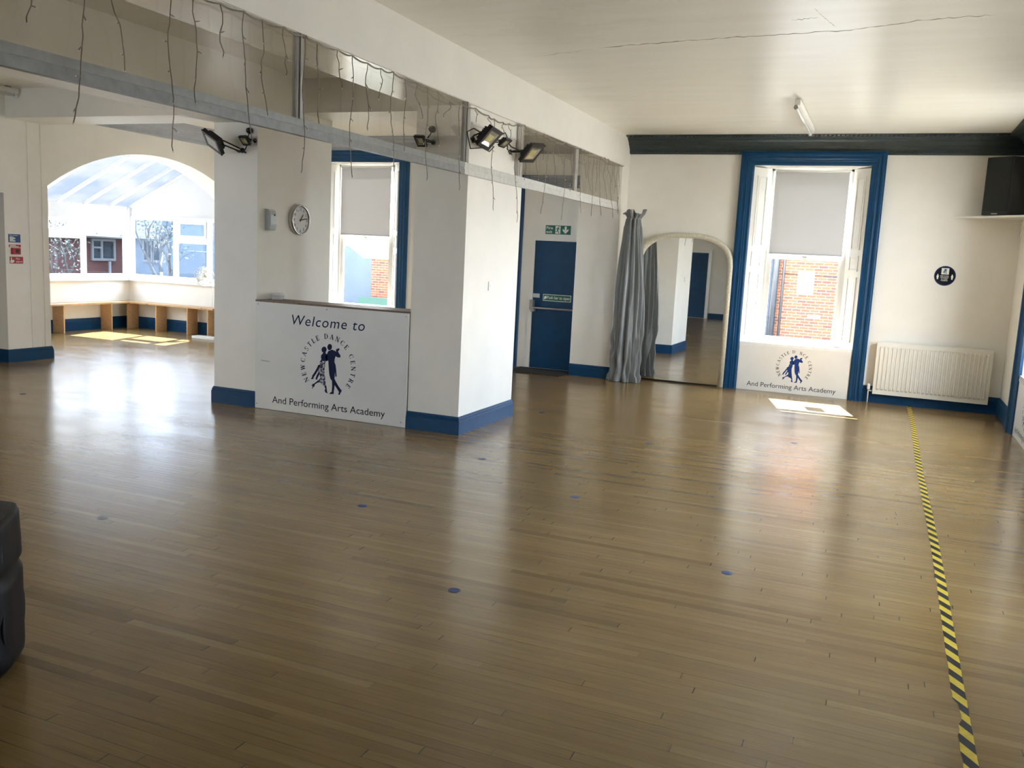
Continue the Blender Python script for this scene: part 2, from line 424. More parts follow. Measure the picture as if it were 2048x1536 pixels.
LET = {
 'N': (.82, [stroke((.12, 0), (.12, 1), TN), stroke((.08, 1), (.74, 0), TK), stroke((.70, 0), (.70, 1), TN)] + serif(.12, .02) + serif(.07, .98, .2) + serif(.70, .98)),
 'E': (.66, [stroke((.16, 0), (.16, 1), TK), stroke((.05, .975), (.60, .975), TN), stroke((.16, .51), (.48, .51), TN), stroke((.05, .025), (.62, .025), TN), stroke((.59, .78), (.59, 1), TN), stroke((.61, 0), (.61, .25), TN), stroke((.48, .40), (.48, .62), SE)]),
 'W': (1.05, [stroke((.10, 1), (.32, 0), TK), stroke((.32, 0), (.52, 1), TN), stroke((.48, 1), (.74, 0), TK), stroke((.74, 0), (.95, 1), TN)] + serif(.10, .98) + serif(.50, .98, .2) + serif(.95, .98, .2)),
 'C': (.78, arc(.44, .5, .34, .48, 45, 315, TN, TK) + [stroke((.70, .70), (.70, .98), SE), stroke((.70, .06), (.70, .28), SE)]),
 'A': (.84, [stroke((.08, 0), (.42, 1), TN), stroke((.40, 1), (.74, 0), TK), stroke((.22, .34), (.62, .34), SE)] + serif(.08, .02) + serif(.74, .02)),
 'S': (.60, arc(.30, .74, .20, .24, 30, 250, TN, TK) + arc(.30, .26, .21, .25, 70, -150, TK, TN) + [stroke((.49, .72), (.49, .97), SE), stroke((.09, .05), (.09, .30), SE)]),
 'T': (.74, [stroke((.37, 0), (.37, 1), TK), stroke((.04, .975), (.70, .975), TN), stroke((.06, .78), (.06, 1), SE), stroke((.68, .78), (.68, 1), SE)] + serif(.37, .02)),
 'L': (.64, [stroke((.16, 0), (.16, 1), TK), stroke((.05, .025), (.60, .025), TN), stroke((.59, 0), (.59, .26), SE)] + serif(.16, .98)),
 'D': (.84, [stroke((.16, 0), (.16, 1), TK), stroke((.05, .975), (.40, .975), TN), stroke((.05, .025), (.40, .025), TN)] + arc(.40, .5, .34, .475, 90, -90, TN, TK)),
 'R': (.78, [stroke((.16, 0), (.16, 1), TK), stroke((.05, .975), (.38, .975), TN), stroke((.16, .50), (.38, .50), TN), stroke((.36, .50), (.74, .02), TK)] + arc(.36, .74, .22, .235, 90, -90, TN, TK) + serif(.16, .02) + serif(.72, .02, .18)),
}
def ring_text(name, parent, mat, body, cx, cz, r, hgt, P, a0, a1, mi=0, depth=.0012, skip=()):
    mb = MB()
    adv = [(LET[c][0] if c in LET else .42) + .24 for c in body]; tot = sum(adv); pos = 0
    for i, c in enumerate(body):
        if c in LET and i not in skip:
            w = LET[c][0]; ang = a0 + (a1 - a0) * ((pos + adv[i] / 2) / tot)
            ca, sa = math.cos(ang), math.sin(ang)
            for poly in LET[c][1]:
                vs = []
                for (x, y) in poly:
                    tx = (x - w / 2) * hgt; ty = r + y * hgt
                    vs.append(P(cx + ca * ty + sa * tx, cz + sa * ty - ca * tx, depth))
                mb.add(vs, [tuple(range(len(vs)))], mi)
        if c == ' ': build(name, mb, mat, parent); mb = MB()
        pos += adv[i]
    build(name, mb, mat, parent)
MAN = [(690,500),(715,500),(745,480),(790,495),(830,515),(845,535),(838,500),(838,480),(870,465),(905,458),(908,490),(880,522),(895,555),(925,600),(935,640),(905,656),(860,640),(832,622),(815,690),(812,745),(835,800),(850,900),(863,1050),(838,1056),(828,960),(822,1060),(820,1100),(850,1160),(900,1250),(948,1322),(970,1340),(966,1372),(946,1402),(936,1438),(905,1440),(905,1410),(918,1382),(896,1345),(826,1230),(820,1300),(810,1372),(812,1418),(770,1422),(712,1412),(735,1392),(768,1372),(775,1250),(768,1140),(735,1090),(710,1000),(698,880),(690,770),(686,705),(650,722),(622,640),(655,580),(668,540)]
WOM = [(580,530),(628,530),(632,560),(655,575),(668,600),(660,700),(640,722),(560,712),(525,742),(505,752),(530,700),(545,680),(535,640),(538,590),(568,560)]
DRESS = [(545,716),(640,722),(628,800),(612,880),(620,1000),(640,1150),(655,1250),(628,1250),(560,1210),(505,1160),(490,1120),(525,1080),(517,1000),(505,1000),(485,960),(478,905),(505,790)]
SASH1 = [(505,790),(480,800),(450,870),(400,960),(360,1020),(355,1060),(330,1080),(360,1096),(388,1086),(392,1050),(440,980),(480,905),(520,850)]
SASH2 = [(485,955),(452,1020),(430,1080),(442,1112),(466,1100),(472,1070),(502,1010),(517,960)]
WLEGS = [[(505,1118),(480,1125),(410,1185),(375,1195),(350,1230),(372,1250),(360,1290),(370,1306),(382,1270),(412,1250),(418,1212),(470,1172),(525,1165)], [(610,1235),(640,1310),(620,1332),(636,1382),(690,1406),(672,1360),(655,1235)]]
def ell(cx, cy, rx, ry, n=18): return [(cx + rx * math.cos(2 * PI * k / n), cy + ry * math.sin(2 * PI * k / n)) for k in range(n)]
def couple(mb, cx, cz, s, P, mi=0, dmi=0, depth=.0012):
    def pt(p): return (cx + (p[0] - 685) * .000573 * s, cz - ((p[1] - 831) - .145 * (p[0] - 685)) * .000472 * s)
    for poly, k in ((ell(708, 425, 46, 66), mi), (ell(595, 475, 52, 64), mi), (MAN, mi), (WOM, mi), (DRESS, dmi), (SASH1, mi), (SASH2, mi), (WLEGS[0], mi), (WLEGS[1], mi)):
        q = [pt(p) for p in poly]
        tri = tessellate_polygon([[Vector((a, b, 0)) for a, b in q]])
        mb.add([P(a, b, depth) for a, b in q], tri, k)

# ------------------------------------------------------------------ key planes (metres)
YF = 12.56; XR = 1.486; XL = -10.314; ZC = 3.42
P1 = (-6.418, -5.878); P2 = (-4.089, -3.548); YP = (7.356, 8.637)
XB = -3.514; ZB = 3.0
YN = -3.2

# ------------------------------------------------------------------ shell
mb = MB(); mb.box(-13.4, XR + .4, YN - .3, 13.0, -.12, 0)
struct('floor', mb, 'floor', 'worn varnished narrow strip wood dance floor', 'floor')
mb = MB(); mb.box(XL - .45, XR + .4, YN - .3, YF + .4, ZC, ZC + .12)
struct('ceiling', mb, 'ceiling', 'cream glossy painted plaster ceiling', 'ceiling')

def holed_wall(mb, a0, a1, z0, z1, holes, d0, d1, P):
    """wall with rectangular holes (ha0,ha1,hz0,hz1)"""
    hs = sorted(holes); cur = a0
    for h0, h1, k0, k1 in hs:
        mb.box(cur, h0, d0, d1, z0, z1, P=P)
        if k0 > z0: mb.box(h0, h1, d0, d1, z0, k0, P=P)
        if k1 < z1: mb.box(h0, h1, d0, d1, k1, z1, P=P)
        cur = h1
    mb.box(cur, a1, d0, d1, z0, z1, P=P)
PF = lambda a, d, z: (a, YF + d, z)                 # far wall: a -> x, d -> depth outwards
PR = lambda a, d, z: (XR + d, -a, z)                # right wall: a runs to the viewer's right
W1, W2 = -1.036, -7.99
W10 = 3.6
PLW = lambda a, d, z: (XL - d, a, z)               # left wall: a runs to the viewer's right
W7, W9 = -5.1, 8.3
PN = lambda a, d, z: (-a, YN - d, z)                # wall behind the viewpoint
W3, W4 = -10.3, -7.7                                # window centres on the right wall (a = -y)
HW = .735                                           # half width of the opening
HZ0, HZ1 = .62, 3.05
mb = MB()
holed_wall(mb, XL - .45, XR + .4, 0, ZC, [(W2 - HW, W2 + HW, HZ0, HZ1), (W1 - HW, W1 + HW, HZ0, HZ1)], 0, .4, PF)
struct('wall_far', mb, 'wall', 'cream far wall with two tall blue framed windows', 'wall')
mb = MB()
holed_wall(mb, -YF, -YN, 0, ZC, [(W3 - HW, W3 + HW, HZ0, HZ1), (W4 - HW, W4 + HW, HZ0, HZ1), (W7 - HW, W7 + HW, HZ0, HZ1)], 0, .4, PR)
struct('wall_right', mb, 'wall', 'cream right wall beside the speaker shelf', 'wall')
mb = MB()
holed_wall(mb, -XR - .4, -XL + .45, 0, ZC, [(W9 - HW, W9 + HW, HZ0, HZ1)], 0, .4, PN)
struct('wall_near', mb, 'wall', 'cream wall behind the viewpoint', 'wall')

# left wall: doorway and segmental arch into the conservatory
TH = .45
AY0, AY1, AZ, AYC, AR = 8.64, 12.46, 2.29, 10.55, 3.31
arc_pts = []
n = 40
for i in range(n + 1):
    y = AY0 + (AY1 - AY0) * i / n
    arc_pts.append((y, 2.9 - AR + math.sqrt(AR * AR - (y - AYC) ** 2)))
mb = MB()
def xs(x): return lambda a, b: (x, a, b)
holed_wall(mb, YN - .3, 6.55, 0, ZC, [(W10 - HW, W10 + HW, HZ0, HZ1)], 0, TH, PLW)
mb.box(XL - TH, XL, 6.55, 8.0, 2.15, ZC)
mb.box(XL - TH, XL, 8.0, AY0, 0, ZC)
mb.box(XL - TH, XL, AY1, YF, 0, ZC)
for i in range(n):
    (ya, za), (yb, zb) = arc_pts[i], arc_pts[i + 1]
    mb.prism([(ya, za), (yb, zb), (yb, ZC), (ya, ZC)], xs(XL), xs(XL - TH))
struct('wall_left', mb, 'wall', 'cream left wall with a wide arch opening', 'wall')
mb = MB(); mb.box(XL - TH + .02, XL - TH + .07, 6.55, 8.0, 0, 2.15)  # slab added to stop outside light leaking through the doorway
d = thing('door_3', (XL - TH + .05, 7.3, 0), 'added grey door slab closing the left doorway against outside light', 'door', None, 'structure')
build('door_leaf', mb, 'greydoor', d)

# pillars
for nm, (a, b), lab in (('pillar', P1, 'white square pillar left of the welcome counter'), ('pillar', P2, 'white square pillar right of the welcome counter with light switch')):
    mb = MB(); mb.box(a, b, YP[0], YP[1], 0, ZB if b > -4 else ZC)
    struct(nm, mb, 'wall', lab, 'pillar')
mb = MB(); mb.box(-4.12, XB, 12.2, YF, 0, ZB)
struct('pillar', mb, 'wall', 'white wall pier between fire door and grey curtain', 'pillar')
# beams
mb = MB(); mb.box(P2[0], XB, YN, YF, ZB, ZC)
b_ = struct('beam', mb, ['beam'], 'long white boxed beam carrying the string lights', 'beam')
mb = MB(); mb.box(P2[0] + .01, XB - .012, YN, 12.2, ZB - .004, ZB)
struct('beam_lining', mb, 'beamsoffit', 'glossy white soffit board under the long beam', 'beam')
mb = MB(); mb.box(P1[0], P1[1], YN, YP[0], 2.87, ZC)
struct('beam', mb, 'beam', 'white beam running towards the viewer above left pillar', 'beam')
mb = MB(); mb.box(XL, P1[0], 8.06, YP[1], 3.07, ZC)
struct('beam', mb, 'beam', 'white cross beam between left wall and left pillar', 'beam')
mb = MB(); mb.box(P1[1], P2[0], 8.06, YP[1], 3.07, ZC)
struct('beam', mb, 'beam', 'white cross beam between the two pillars', 'beam')

# baseboards with a moulded top, built along a path of (x,y) corners
def baseboard(name, paths, label, h=.17, t=.022, mat='blue'):
    mb = MB()
    for path, side in paths:
        for (xa, ya), (xb, yb) in zip(path, path[1:]):
            d_ = Vector((xb - xa, yb - ya, 0)); L = d_.length; d_.normalize()
            nn = Vector((d_.y, -d_.x, 0)) * side
            prof = [(0, 0), (t, 0), (t, h - .045), (t * .7, h - .035), (t * .75, h - .022), (t * .35, h - .008), (t * .3, h), (0, h)]
            i_ = path.index((xa, ya)); ma = mb_ = 0
            if i_ > 0: ma = 1 if (Vector((path[i_ - 1][0] - xa, path[i_ - 1][1] - ya, 0))).dot(nn) < 0 else -1
            if i_ + 2 < len(path): mb_ = 1 if (Vector((path[i_ + 2][0] - xb, path[i_ + 2][1] - yb, 0))).dot(nn) < 0 else -1
            A = lambda p, q: Vector((xa, ya, 0)) - d_ * (p * ma) + nn * p + Vector((0, 0, q))
            B = lambda p, q: Vector((xb, yb, 0)) + d_ * (p * mb_) + nn * p + Vector((0, 0, q))
            mb.prism(prof, A, B)
    return struct(name, mb, mat, label, 'baseboard')
baseboard('baseboard_pillar_left', [([(P1[1], YP[0]), (P1[0], YP[0]), (P1[0], YP[1]), (P1[1], YP[1])], -1)], 'blue baseboard around the left pillar')
baseboard('baseboard_pillar_right', [([(P2[0], YP[1]), (P2[1], YP[1]), (P2[1], YP[0]), (P2[0], YP[0])], -1)], 'blue baseboard around the right pillar')
for o in bpy.data.objects:
    pass
baseboard('baseboard_pier', [([(XB, YF), (XB, 12.2), (-4.12, 12.2)], -1)], 'blue baseboard around the wall pier by the curtain')
baseboard('baseboard_far', [([(XL, YF), (-8.9, YF)], 1), ([(-7.08, YF), (-5.2, YF)], 1), ([(-.12, YF), (XR, YF)], 1)], 'blue baseboard along the far wall under the radiator', .215, .025)
baseboard('baseboard_right', [([(XR, YF), (XR, 11.24)], 1), ([(XR, 9.36), (XR, 8.64)], 1), ([(XR, 6.76), (XR, 6.04)], 1), ([(XR, 4.16), (XR, YN)], 1)], 'blue baseboard along the right wall', .215, .025)
baseboard('baseboard_left', [([(XL - .3, 8.0), (XL, 8.0), (XL, AY0), (XL - TH, AY0)], 1), ([(XL, YN), (XL, W10 - .93)], 1), ([(XL, W10 + .93), (XL, 6.55)], 1)], 'dark blue baseboard around the left pier with fire signs', .165)
baseboard('baseboard_near', [([(-5.03, YN), (XR, YN)], -1), ([(-7.3, YN), (-6.21, YN)], -1)], 'blue baseboard on the wall behind the viewpoint')

# cornices ---------------------------------------------------------------
CPROF = [(0, 0), (.03, 0), (.034, .012), (.045, .02), (.05, .06), (.075, .085), (.085, .10), (.10, .105), (.13, .15), (.165, .17), (.17, .18), (.19, .185), (.20, .20), (.245, .205), (.265, .21), (.28, .222), (.28, .23), (0, .23)]
def cornice(name, p0, p1, nn, mat, label, beads=True, m0=0., m1=0., dents=True):
    """p0->p1 along the wall; nn into the room; m0/m1 mitre pull at the ends"""
    p0, p1, nn = Vector(p0), Vector(p1), Vector(nn); d_ = (p1 - p0).normalized(); L = (p1 - p0).length
    z0 = ZC - .23
    mb = MB()
    A = lambda p, q: p0 + d_ * (p * m0) + nn * p + Vector((0, 0, z0 + q))
    B = lambda p, q: p1 - d_ * (p * m1) + nn * p + Vector((0, 0, z0 + q))
    mb.prism(CPROF, A, B)
    if dents:
        s = .06
        while s < L - .3:
            c = p0 + d_ * (s + .3 * m0) + nn * .270 + Vector((0, 0, z0 + .205))
            mb.frame_box(c, (d_ + Vector((0, 0, .5))).normalized(), nn, d_.cross(nn), .013, .012, .010)
            c = p0 + d_ * (s + .1 * m0) + nn * .05 + Vector((0, 0, z0 + .035))
            mb.frame_box(c, d_, nn, Vector((0, 0, 1)), .012, .010, .013)
            s += .052
    return struct(name, mb, mat, label, 'cornice')
cornice('trim_1', (XB, YF, 0), (XR, YF, 0), (0, -1, 0), 'darkgrey', 'dark grey moulded cornice above the blue window', m1=1)
cornice('trim_2', (XR, YF, 0), (XR, YN, 0), (-1, 0, 0), 'darkgrey', 'dark grey moulded cornice along the right wall', m0=1)
cornice('trim_3', (XL, YF, 0), (P2[0], YF, 0), (0, -1, 0), 'lightgrey', 'pale grey cornice on the far wall beyond the counter', m0=1, dents=False)
cornice('trim_4', (XL, 8.66, 0), (XL, YF, 0), (1, 0, 0), 'lightgrey', 'pale grey cornice above the conservatory arch', m1=1, dents=False)
# boxed moulding strips on the left pier
mb = MB()
mb.box(XL, XL + .012, 8.345, 8.357, .17, 3.3); mb.box(XL, XL + .012, 8.545, 8.557, .17, 3.3)
mb.box(XL, XL + .010, 8.345, 8.557, 2.28, 2.295); mb.box(XL, XL + .010, 8.345, 8.557, .93, .945)
struct('trim_5', mb, 'wall', 'thin boxed strips on the pier beside the fire signs', 'trim')

# ------------------------------------------------------------------ windows
ARCH = [(0, .0), (0, .030), (.018, .042), (.05, .042), (.058, .050), (.075, .052), (.085, .064), (.10, .060), (.118, .060), (.128, .075), (.150, .078), (.165, .070), (.177, .070), (.177, 0)]
def architrave(mb, a0, a1, zt, P, w=.177):
    """moulded U frame around an opening a0..a1 up to zt; profile measured from the opening outwards"""
    pr = ARCH
    for side in (-1, 1):
        e = a0 if side < 0 else a1
        f0 = lambda p, q, e=e, side=side: P(e + side * p, -q, 0)
        f1 = lambda p, q, e=e, side=side: P(e + side * p, -q, zt + p)
        mb.prism(pr, f0, f1)
    f0 = lambda p, q: P(a0 - p, -q, zt + p); f1 = lambda p, q: P(a1 + p, -q, zt + p)
    mb.prism(pr, f0, f1)
def sash_window(num, ac, P, base, label, blind_label, paper=False, bz=1.90):
    w = thing('window_%d' % num, base, label, 'window', None, 'structure')
    a0, a1 = ac - HW, ac + HW
    mb = MB(); architrave(mb, a0, a1, HZ1, P); build('architrave', mb, 'blue', w)['label'] = 'blue moulded window surround'
    SP, DD = .21, .20
    i0, i1 = a0 + SP, a1 - SP                       # sash frame outer
    # splayed panelled linings
    for s_, e, i in ((1, a0, i0), (-1, a1, i1)):
        mb = MB()
        dv = Vector((i - e, DD)); L = dv.length; dv /= L; nv = Vector((dv.y * s_, -dv.x * s_))   # into the opening
        def Q(t, k, z, e=e, dv=dv, nv=nv): return P(e + dv.x * t + nv.x * k, dv.y * t + nv.y * k, z)
        mb.add([Q(0, 0, HZ0 + .02), Q(L, 0, HZ0 + .02), Q(L, 0, HZ1 - .02), Q(0, 0, HZ1 - .02), Q(0, -.02, HZ0 + .02), Q(L, -.02, HZ0 + .02), Q(L, -.02, HZ1 - .02), Q(0, -.02, HZ1 - .02)],
               [(0, 1, 2, 3), (4, 5, 6, 7), (0, 1, 5, 4), (2, 3, 7, 6), (0, 3, 7, 4), (1, 2, 6, 5)])
        for z0, z1 in ((.76, 1.62), (1.70, 1.90), (1.98, 2.92)):
            t0, t1 = L * .22, L * .78
            for (ta, tb, za, zb) in ((t0, t1, z0, z0 + .018), (t0, t1, z1 - .018, z1), (t0, t0 + .018, z0, z1), (t1 - .018, t1, z0, z1)):
                vs = [Q(t, k, z) for z in (za, zb) for k in (-.002, .009) for t in (ta, tb)]
                mb.add(vs, [(0, 1, 3, 2), (4, 5, 7, 6), (0, 1, 5, 4), (2, 3, 7, 6), (0, 2, 6, 4), (1, 3, 7, 5)])
            vs = [Q(t, k, z) for z in (z0 + .035, z1 - .035) for k in (-.002, .005) for t in (t0 + .032, t1 - .032)]
            mb.add(vs, [(0, 1, 3, 2), (4, 5, 7, 6), (0, 1, 5, 4), (2, 3, 7, 6), (0, 2, 6, 4), (1, 3, 7, 5)])
        build('shutter_panel', mb, 'white', w)
    mb = MB(); mb.add([P(a0, 0, HZ1), P(a1, 0, HZ1), P(i1, DD, HZ1 - .02), P(i0, DD, HZ1 - .02), P(a0, 0, HZ1 + .01), P(a1, 0, HZ1 + .01), P(i1, DD, HZ1 + .01), P(i0, DD, HZ1 + .01)],
                      [(0, 1, 2, 3), (4, 5, 6, 7), (0, 1, 5, 4), (2, 3, 7, 6), (0, 3, 7, 4), (1, 2, 6, 5)])
    build('head_lining', mb, 'white', w)
    mb = MB(); mb.box(a0 + .002, a1 - .002, -.02, .40, .625, .665, P=P)
    build('sill', mb, 'sillgloss', w)
    # box frame filling to the masonry, then sashes
    mb = MB()
    mb.box(a0, i0 + .03, DD + .001, DD + .14, .665, HZ1 + .01, P=P); mb.box(i1 - .03, a1, DD + .001, DD + .14, .665, HZ1 + .01, P=P)
    mb.box(i0, i1, DD + .001, DD + .14, HZ1 - .05, HZ1 + .01, P=P)
    build('box_frame', mb, 'white', w)
    def sash(nm, z0, z1, d0, rails):
        mb = MB(); st = .055
        mb.box(i0 + .03, i0 + .03 + st, d0, d0 + .045, z0, z1, P=P); mb.box(i1 - .03 - st, i1 - .03, d0, d0 + .045, z0, z1, P=P)
        mb.box(i0 + .03 + st, i1 - .03 - st, d0, d0 + .045, z0, z0 + rails[0], P=P); mb.box(i0 + .03 + st, i1 - .03 - st, d0, d0 + .045, z1 - rails[1], z1, P=P)
        s_ = build(nm, mb, 'white', w)
        mb = MB(); mb.box(i0 + .03 + st, i1 - .03 - st, d0 + .020, d0 + .024, z0 + rails[0], z1 - rails[1], P=P)
        build('pane', mb, 'glass', s_)
    sash('lower_sash', .667, 1.90, DD + .02, (.085, .085))
    sash('upper_sash', 1.83, 3.0, DD + .075, (.07, .05))
    mb = MB(); mb.box(ac - .03, ac + .03, DD + .0, DD + .02, 1.855, 1.875, P=P); build('sash_catch', mb, 'greymetal', w)
    # roller blind in front of the upper sash
    bl = thing('roller_blind', P(ac, DD - .03, 2.98), blind_label, 'blind', 'grey roller blinds')
    mb = MB(); mb.box(i0 + .05, i1 - .05, DD - .022, DD - .020, bz, 2.985, P=P)
    build('fabric', mb, 'blind', bl)
    mb = MB(); mb.box(i0 + .05, i1 - .05, DD - .028, DD - .014, bz - .015, bz + .005, P=P)
    build('bottom_bar', mb, 'plasticgrey', bl)
    mb = MB(); mb.tube([P(i0 + .045, DD - .025, 2.995), P(i1 - .045, DD - .025, 2.995)], .016, 12); build('roller', mb, 'white', bl)
    if paper:
        t = thing('paper_notice', P(-.99, DD + .043, 1.34), 'white paper notice stuck on the window pane above the dance logo', 'notice')
        Q = lambda a, b, k: P(a, DD + .0385 - k, b)
        mb = MB(); mb.box(-1.105, -.885, DD + .0375, DD + .0385, 1.345, 1.675, P=P); build('sheet', mb, 'paper', t)
        mb = MB(); put_text(mb, 'OTHER', -1.065, -.925, 1.535, .035, Q, .0006); build('printed_word', mb, 'paleink', t)
        mb = MB(); put_text(mb, 'ROOM', -1.065, -.935, 1.475, .036, Q, .0006); build('printed_word', mb, 'paleink', t)
        mb = MB(); put_text(mb, '1', -1.0, -.99, 1.39, .04, Q, .0006); build('printed_mark', mb, 'paleink', t)
        mb = MB(); mb.lathe([(.014, 0), (.014, .0006)], Q(-.99, 1.625, 0), (0, -1, 0), 12); build('printed_logo', mb, 'paleink', t)
    return w
def sign_panel(ac, P, base, label, full=False):
    """white board below a window with ring logo and lettering; the A of DANCE has come off"""
    t = thing('sign_board', base, label, 'sign')
    mb = MB(); mb.box(ac - HW + .005, ac + HW - .005, -.016, .0, 0.002, .60, P=P); build('board', mb, 'signwhite', t)
    mb = MB(); mb.box(ac - HW + .003, ac + HW - .003, -.022, .0, .60, .624, P=P); build('edge_strip', mb, 'white', t)
    Q = lambda a, b, k: P(a, -.016 - k, b)
    mb = MB()
    couple(mb, ac + .02, .365, .75, Q); build('dancing_couple', mb, 'logoblue', t)
    ring_text('ring_lettering', t, 'greyink', 'NEWCASTLE DANCE CENTRE', ac + .015, .365, .195, .040, Q, math.radians(219), math.radians(-41), skip=() if full else (11,))
    words('lettering', t, 'greyink', 'And Performing Arts Academy', ac - .59, ac + .58, .062, .062, Q)
    return t
sash_window(1, W1, PF, (W1, YF, 0), 'tall sash window in blue surround overlooking a brick wall', 'grey roller blind half down above the paper notice', True)
sash_window(2, W2, PF, (W2, YF, 0), 'tall blue framed sash window behind the welcome counter', 'grey roller blind half down behind the welcome counter')
sash_window(3, W3, PR, (XR, -W3, 0), 'tall blue framed sash window on the right wall', 'grey roller blind on the right wall window near the speaker shelf', bz=2.8)
sash_window(4, W4, PR, (XR, -W4, 0), 'second right wall sash window, unseen and added for daylight', 'grey roller blind on the added second right wall window', bz=2.0)  # out of view; added to send more daylight to the far end
sash_window(7, W7, PR, (XR, -W7, 0), 'third right wall sash window, unseen and added for fill light', 'half lowered grey roller blind on the added third right wall window', bz=2.1)  # unseen window added to light the faces turned towards the viewer
sash_window(8, W9, PN, (-W9, YN, 0), 'added sash window behind the viewpoint, letting in fill light', 'raised grey roller blind on the added window behind the viewpoint', bz=2.8)  # unseen window added as soft fill from behind the viewpoint
sash_window(9, W10, PLW, (XL, W10, 0), 'added unseen sash window on the left wall, for fill light', 'raised grey roller blind on the added left wall window', bz=2.8)  # unseen window added to brighten the left hall
sign_panel(W1, PF, (W1, YF - .01, 0), 'white board with blue dancing couple logo below far window, letter A missing')
sign_panel(W3, PR, (XR - .01, -W3, 0), 'white board below the right wall window, at the frame edge', True)

# ------------------------------------------------------------------ fire exit bay
DX0, DX1 = -5.02, -3.72
t = thing('trim_6', (-4.3, YF, 0), 'blue surround of the white infilled bay around the fire door', 'trim', None, 'structure')
mb = MB(); architrave(mb, -5.09, -3.74, 2.70, PF); 
build('architrave', mb, 'blue', t)
mb = MB(); mb.box(-5.09, -3.74, -.02, 0, 0, 2.70, P=PF); build('infill_panel', mb, 'white', t)
dr = thing('door_1', (-4.46, YF - .03, 0), 'blue fire exit door with a push bar', 'door', None, 'structure')
mb = MB()
mb.box(-4.93, -4.87, -.062, -.021, 0, 1.985, P=PF); mb.box(-4.03, -3.97, -.062, -.021, 0, 1.985, P=PF); mb.box(-4.87, -4.03, -.062, -.021, 1.925, 1.985, P=PF)
build('door_frame', mb, 'white', dr)
mb = MB(); mb.box(-4.868, -4.032, -.045, -.021, .015, 1.923, P=PF); build('door_leaf', mb, 'blue', dr)
mb = MB()
mb.tube([PF(-4.83, -.125, .925), PF(-4.08, -.125, .925)], .014, 10)
build('push_bar', mb, 'greymetal', dr)
mb = MB(); mb.frame_box(PF(-4.86, -.085, .965), (1, 0, 0), (0, 1, 0), (0, 0, 1), .028, .045, .075); mb.frame_box(PF(-4.84, -.095, .90), (1, 0, 0), (0, 1, 0), (0, 0, 1), .03, .04, .035)
build('latch_case', mb, 'greymetal', dr, bevel=.006)
mb = MB(); mb.box(-4.868, -4.76, -.060, -.045, 1.075, 1.135, P=PF); build('lock_plate', mb, 'plasticgrey', dr)
mb = MB(); mb.box(-4.955, -4.885, -.075, -.02, .03, .155, P=PF); build('floor_latch', mb, 'white', dr)
# push bar sign on the door
sg = thing('door_sign', PF(-4.39, -.05, 1.07), 'small green sign reading push bar to open on the fire door', 'sign')
mb = MB(); mb.box(-4.705, -4.26, -.048, -.0452, 1.035, 1.135, P=PF); build('border', mb, 'signpale', sg)
mb = MB(); mb.box(-4.697, -4.268, -.0492, -.048, 1.043, 1.127, P=PF); build('plate', mb, 'green', sg)
Q = lambda a, b, k: PF(a, -.0492 - k, b)
mb = MB(); put_text(mb, 'Push bar to open', -4.635, -4.28, 1.068, .042, Q, .0008, bold=.012)
mb.add([Q(-4.69, 1.065, .0008), Q(-4.675, 1.055, .0008), Q(-4.655, 1.072, .0008), Q(-4.640, 1.075, .0008), Q(-4.645, 1.10, .0008), Q(-4.66, 1.112, .0008), Q(-4.685, 1.095, .0008)], [tuple(range(7))])
build('lettering', mb, 'signpale', sg)
sg = thing('fire_exit_sign', PF(-4.535, -.022, 2.02), 'green fire exit sign with running figure and down arrow above the blue door', 'sign')
E0, E1, F0, F1 = -4.73, -4.335, 2.025, 2.155
mb = MB(); mb.box(E0, E1, -.0245, -.0205, F0, F1, P=PF); build('plate', mb, 'green', sg)
Q = lambda a, b, k: PF(a, -.0245 - k, b)
mb = MB()
put_text(mb, 'Fire', E0 + .014, E0 + .115, F0 + .072, .040, Q, .0008, bold=.015); put_text(mb, 'exit', E0 + .012, E0 + .108, F0 + .016, .040, Q, .0008, bold=.015)
build('lettering', mb, 'signpale', sg)
mb = MB(); x = E0 + .155; mb.add([Q(x, F0 + .008, .0006), Q(x + .08, F0 + .008, .0006), Q(x + .08, F1 - .008, .0006), Q(x, F1 - .008, .0006)], [(0, 1, 2, 3)])
cx = E0 + .315
mb.add([Q(cx - .016, F1 - .012, .0006), Q(cx + .016, F1 - .012, .0006), Q(cx + .016, F0 + .062, .0006), Q(cx + .045, F0 + .085, .0006), Q(cx + .045, F0 + .055, .0006), Q(cx, F0 + .010, .0006), Q(cx - .045, F0 + .055, .0006), Q(cx - .045, F0 + .085, .0006), Q(cx - .016, F0 + .062, .0006)], [(0, 1, 2, 8), (2, 3, 4, 5), (5, 6, 7, 8), (2, 5, 8)])
build('arrow', mb, 'signpale', sg)
mb = MB()
def blob(pts, w):
    for p, q in zip(pts, pts[1:]):
        st_ = stroke(p, q, w); mb.add([Q(x + a, F0 + b, .0014) for a, b in st_], [(0, 1, 2, 3)])
mb.add([Q(x + .055 + .009 * math.cos(k * PI / 5), F0 + .110 + .009 * math.sin(k * PI / 5), .0014) for k in range(10)], [tuple(range(10))])
blob([(.046, .098), (.034, .058)], .020); blob([(.046, .094), (.060, .082), (.070, .068)], .008); blob([(.042, .096), (.022, .088), (.014, .070)], .008)
blob([(.036, .060), (.050, .038), (.058, .016)], .011); blob([(.034, .060), (.026, .040), (.006, .040)], .010)
build('running_figure', mb, 'green', sg)
mb = MB()
mb.prism([(-4.98, 11.86), (-4.16, 11.86), (-4.14, 12.17), (-4.13, 12.48), (-5.0, 12.48)], lambda a, b: (a, b, .001), lambda a, b: (a, b, .014))
o = build('door_mat', mb, 'mat', None, (-4.55, 12.2, .001)); tag(o, 'black rubber mat on the floor before the fire door', 'mat')

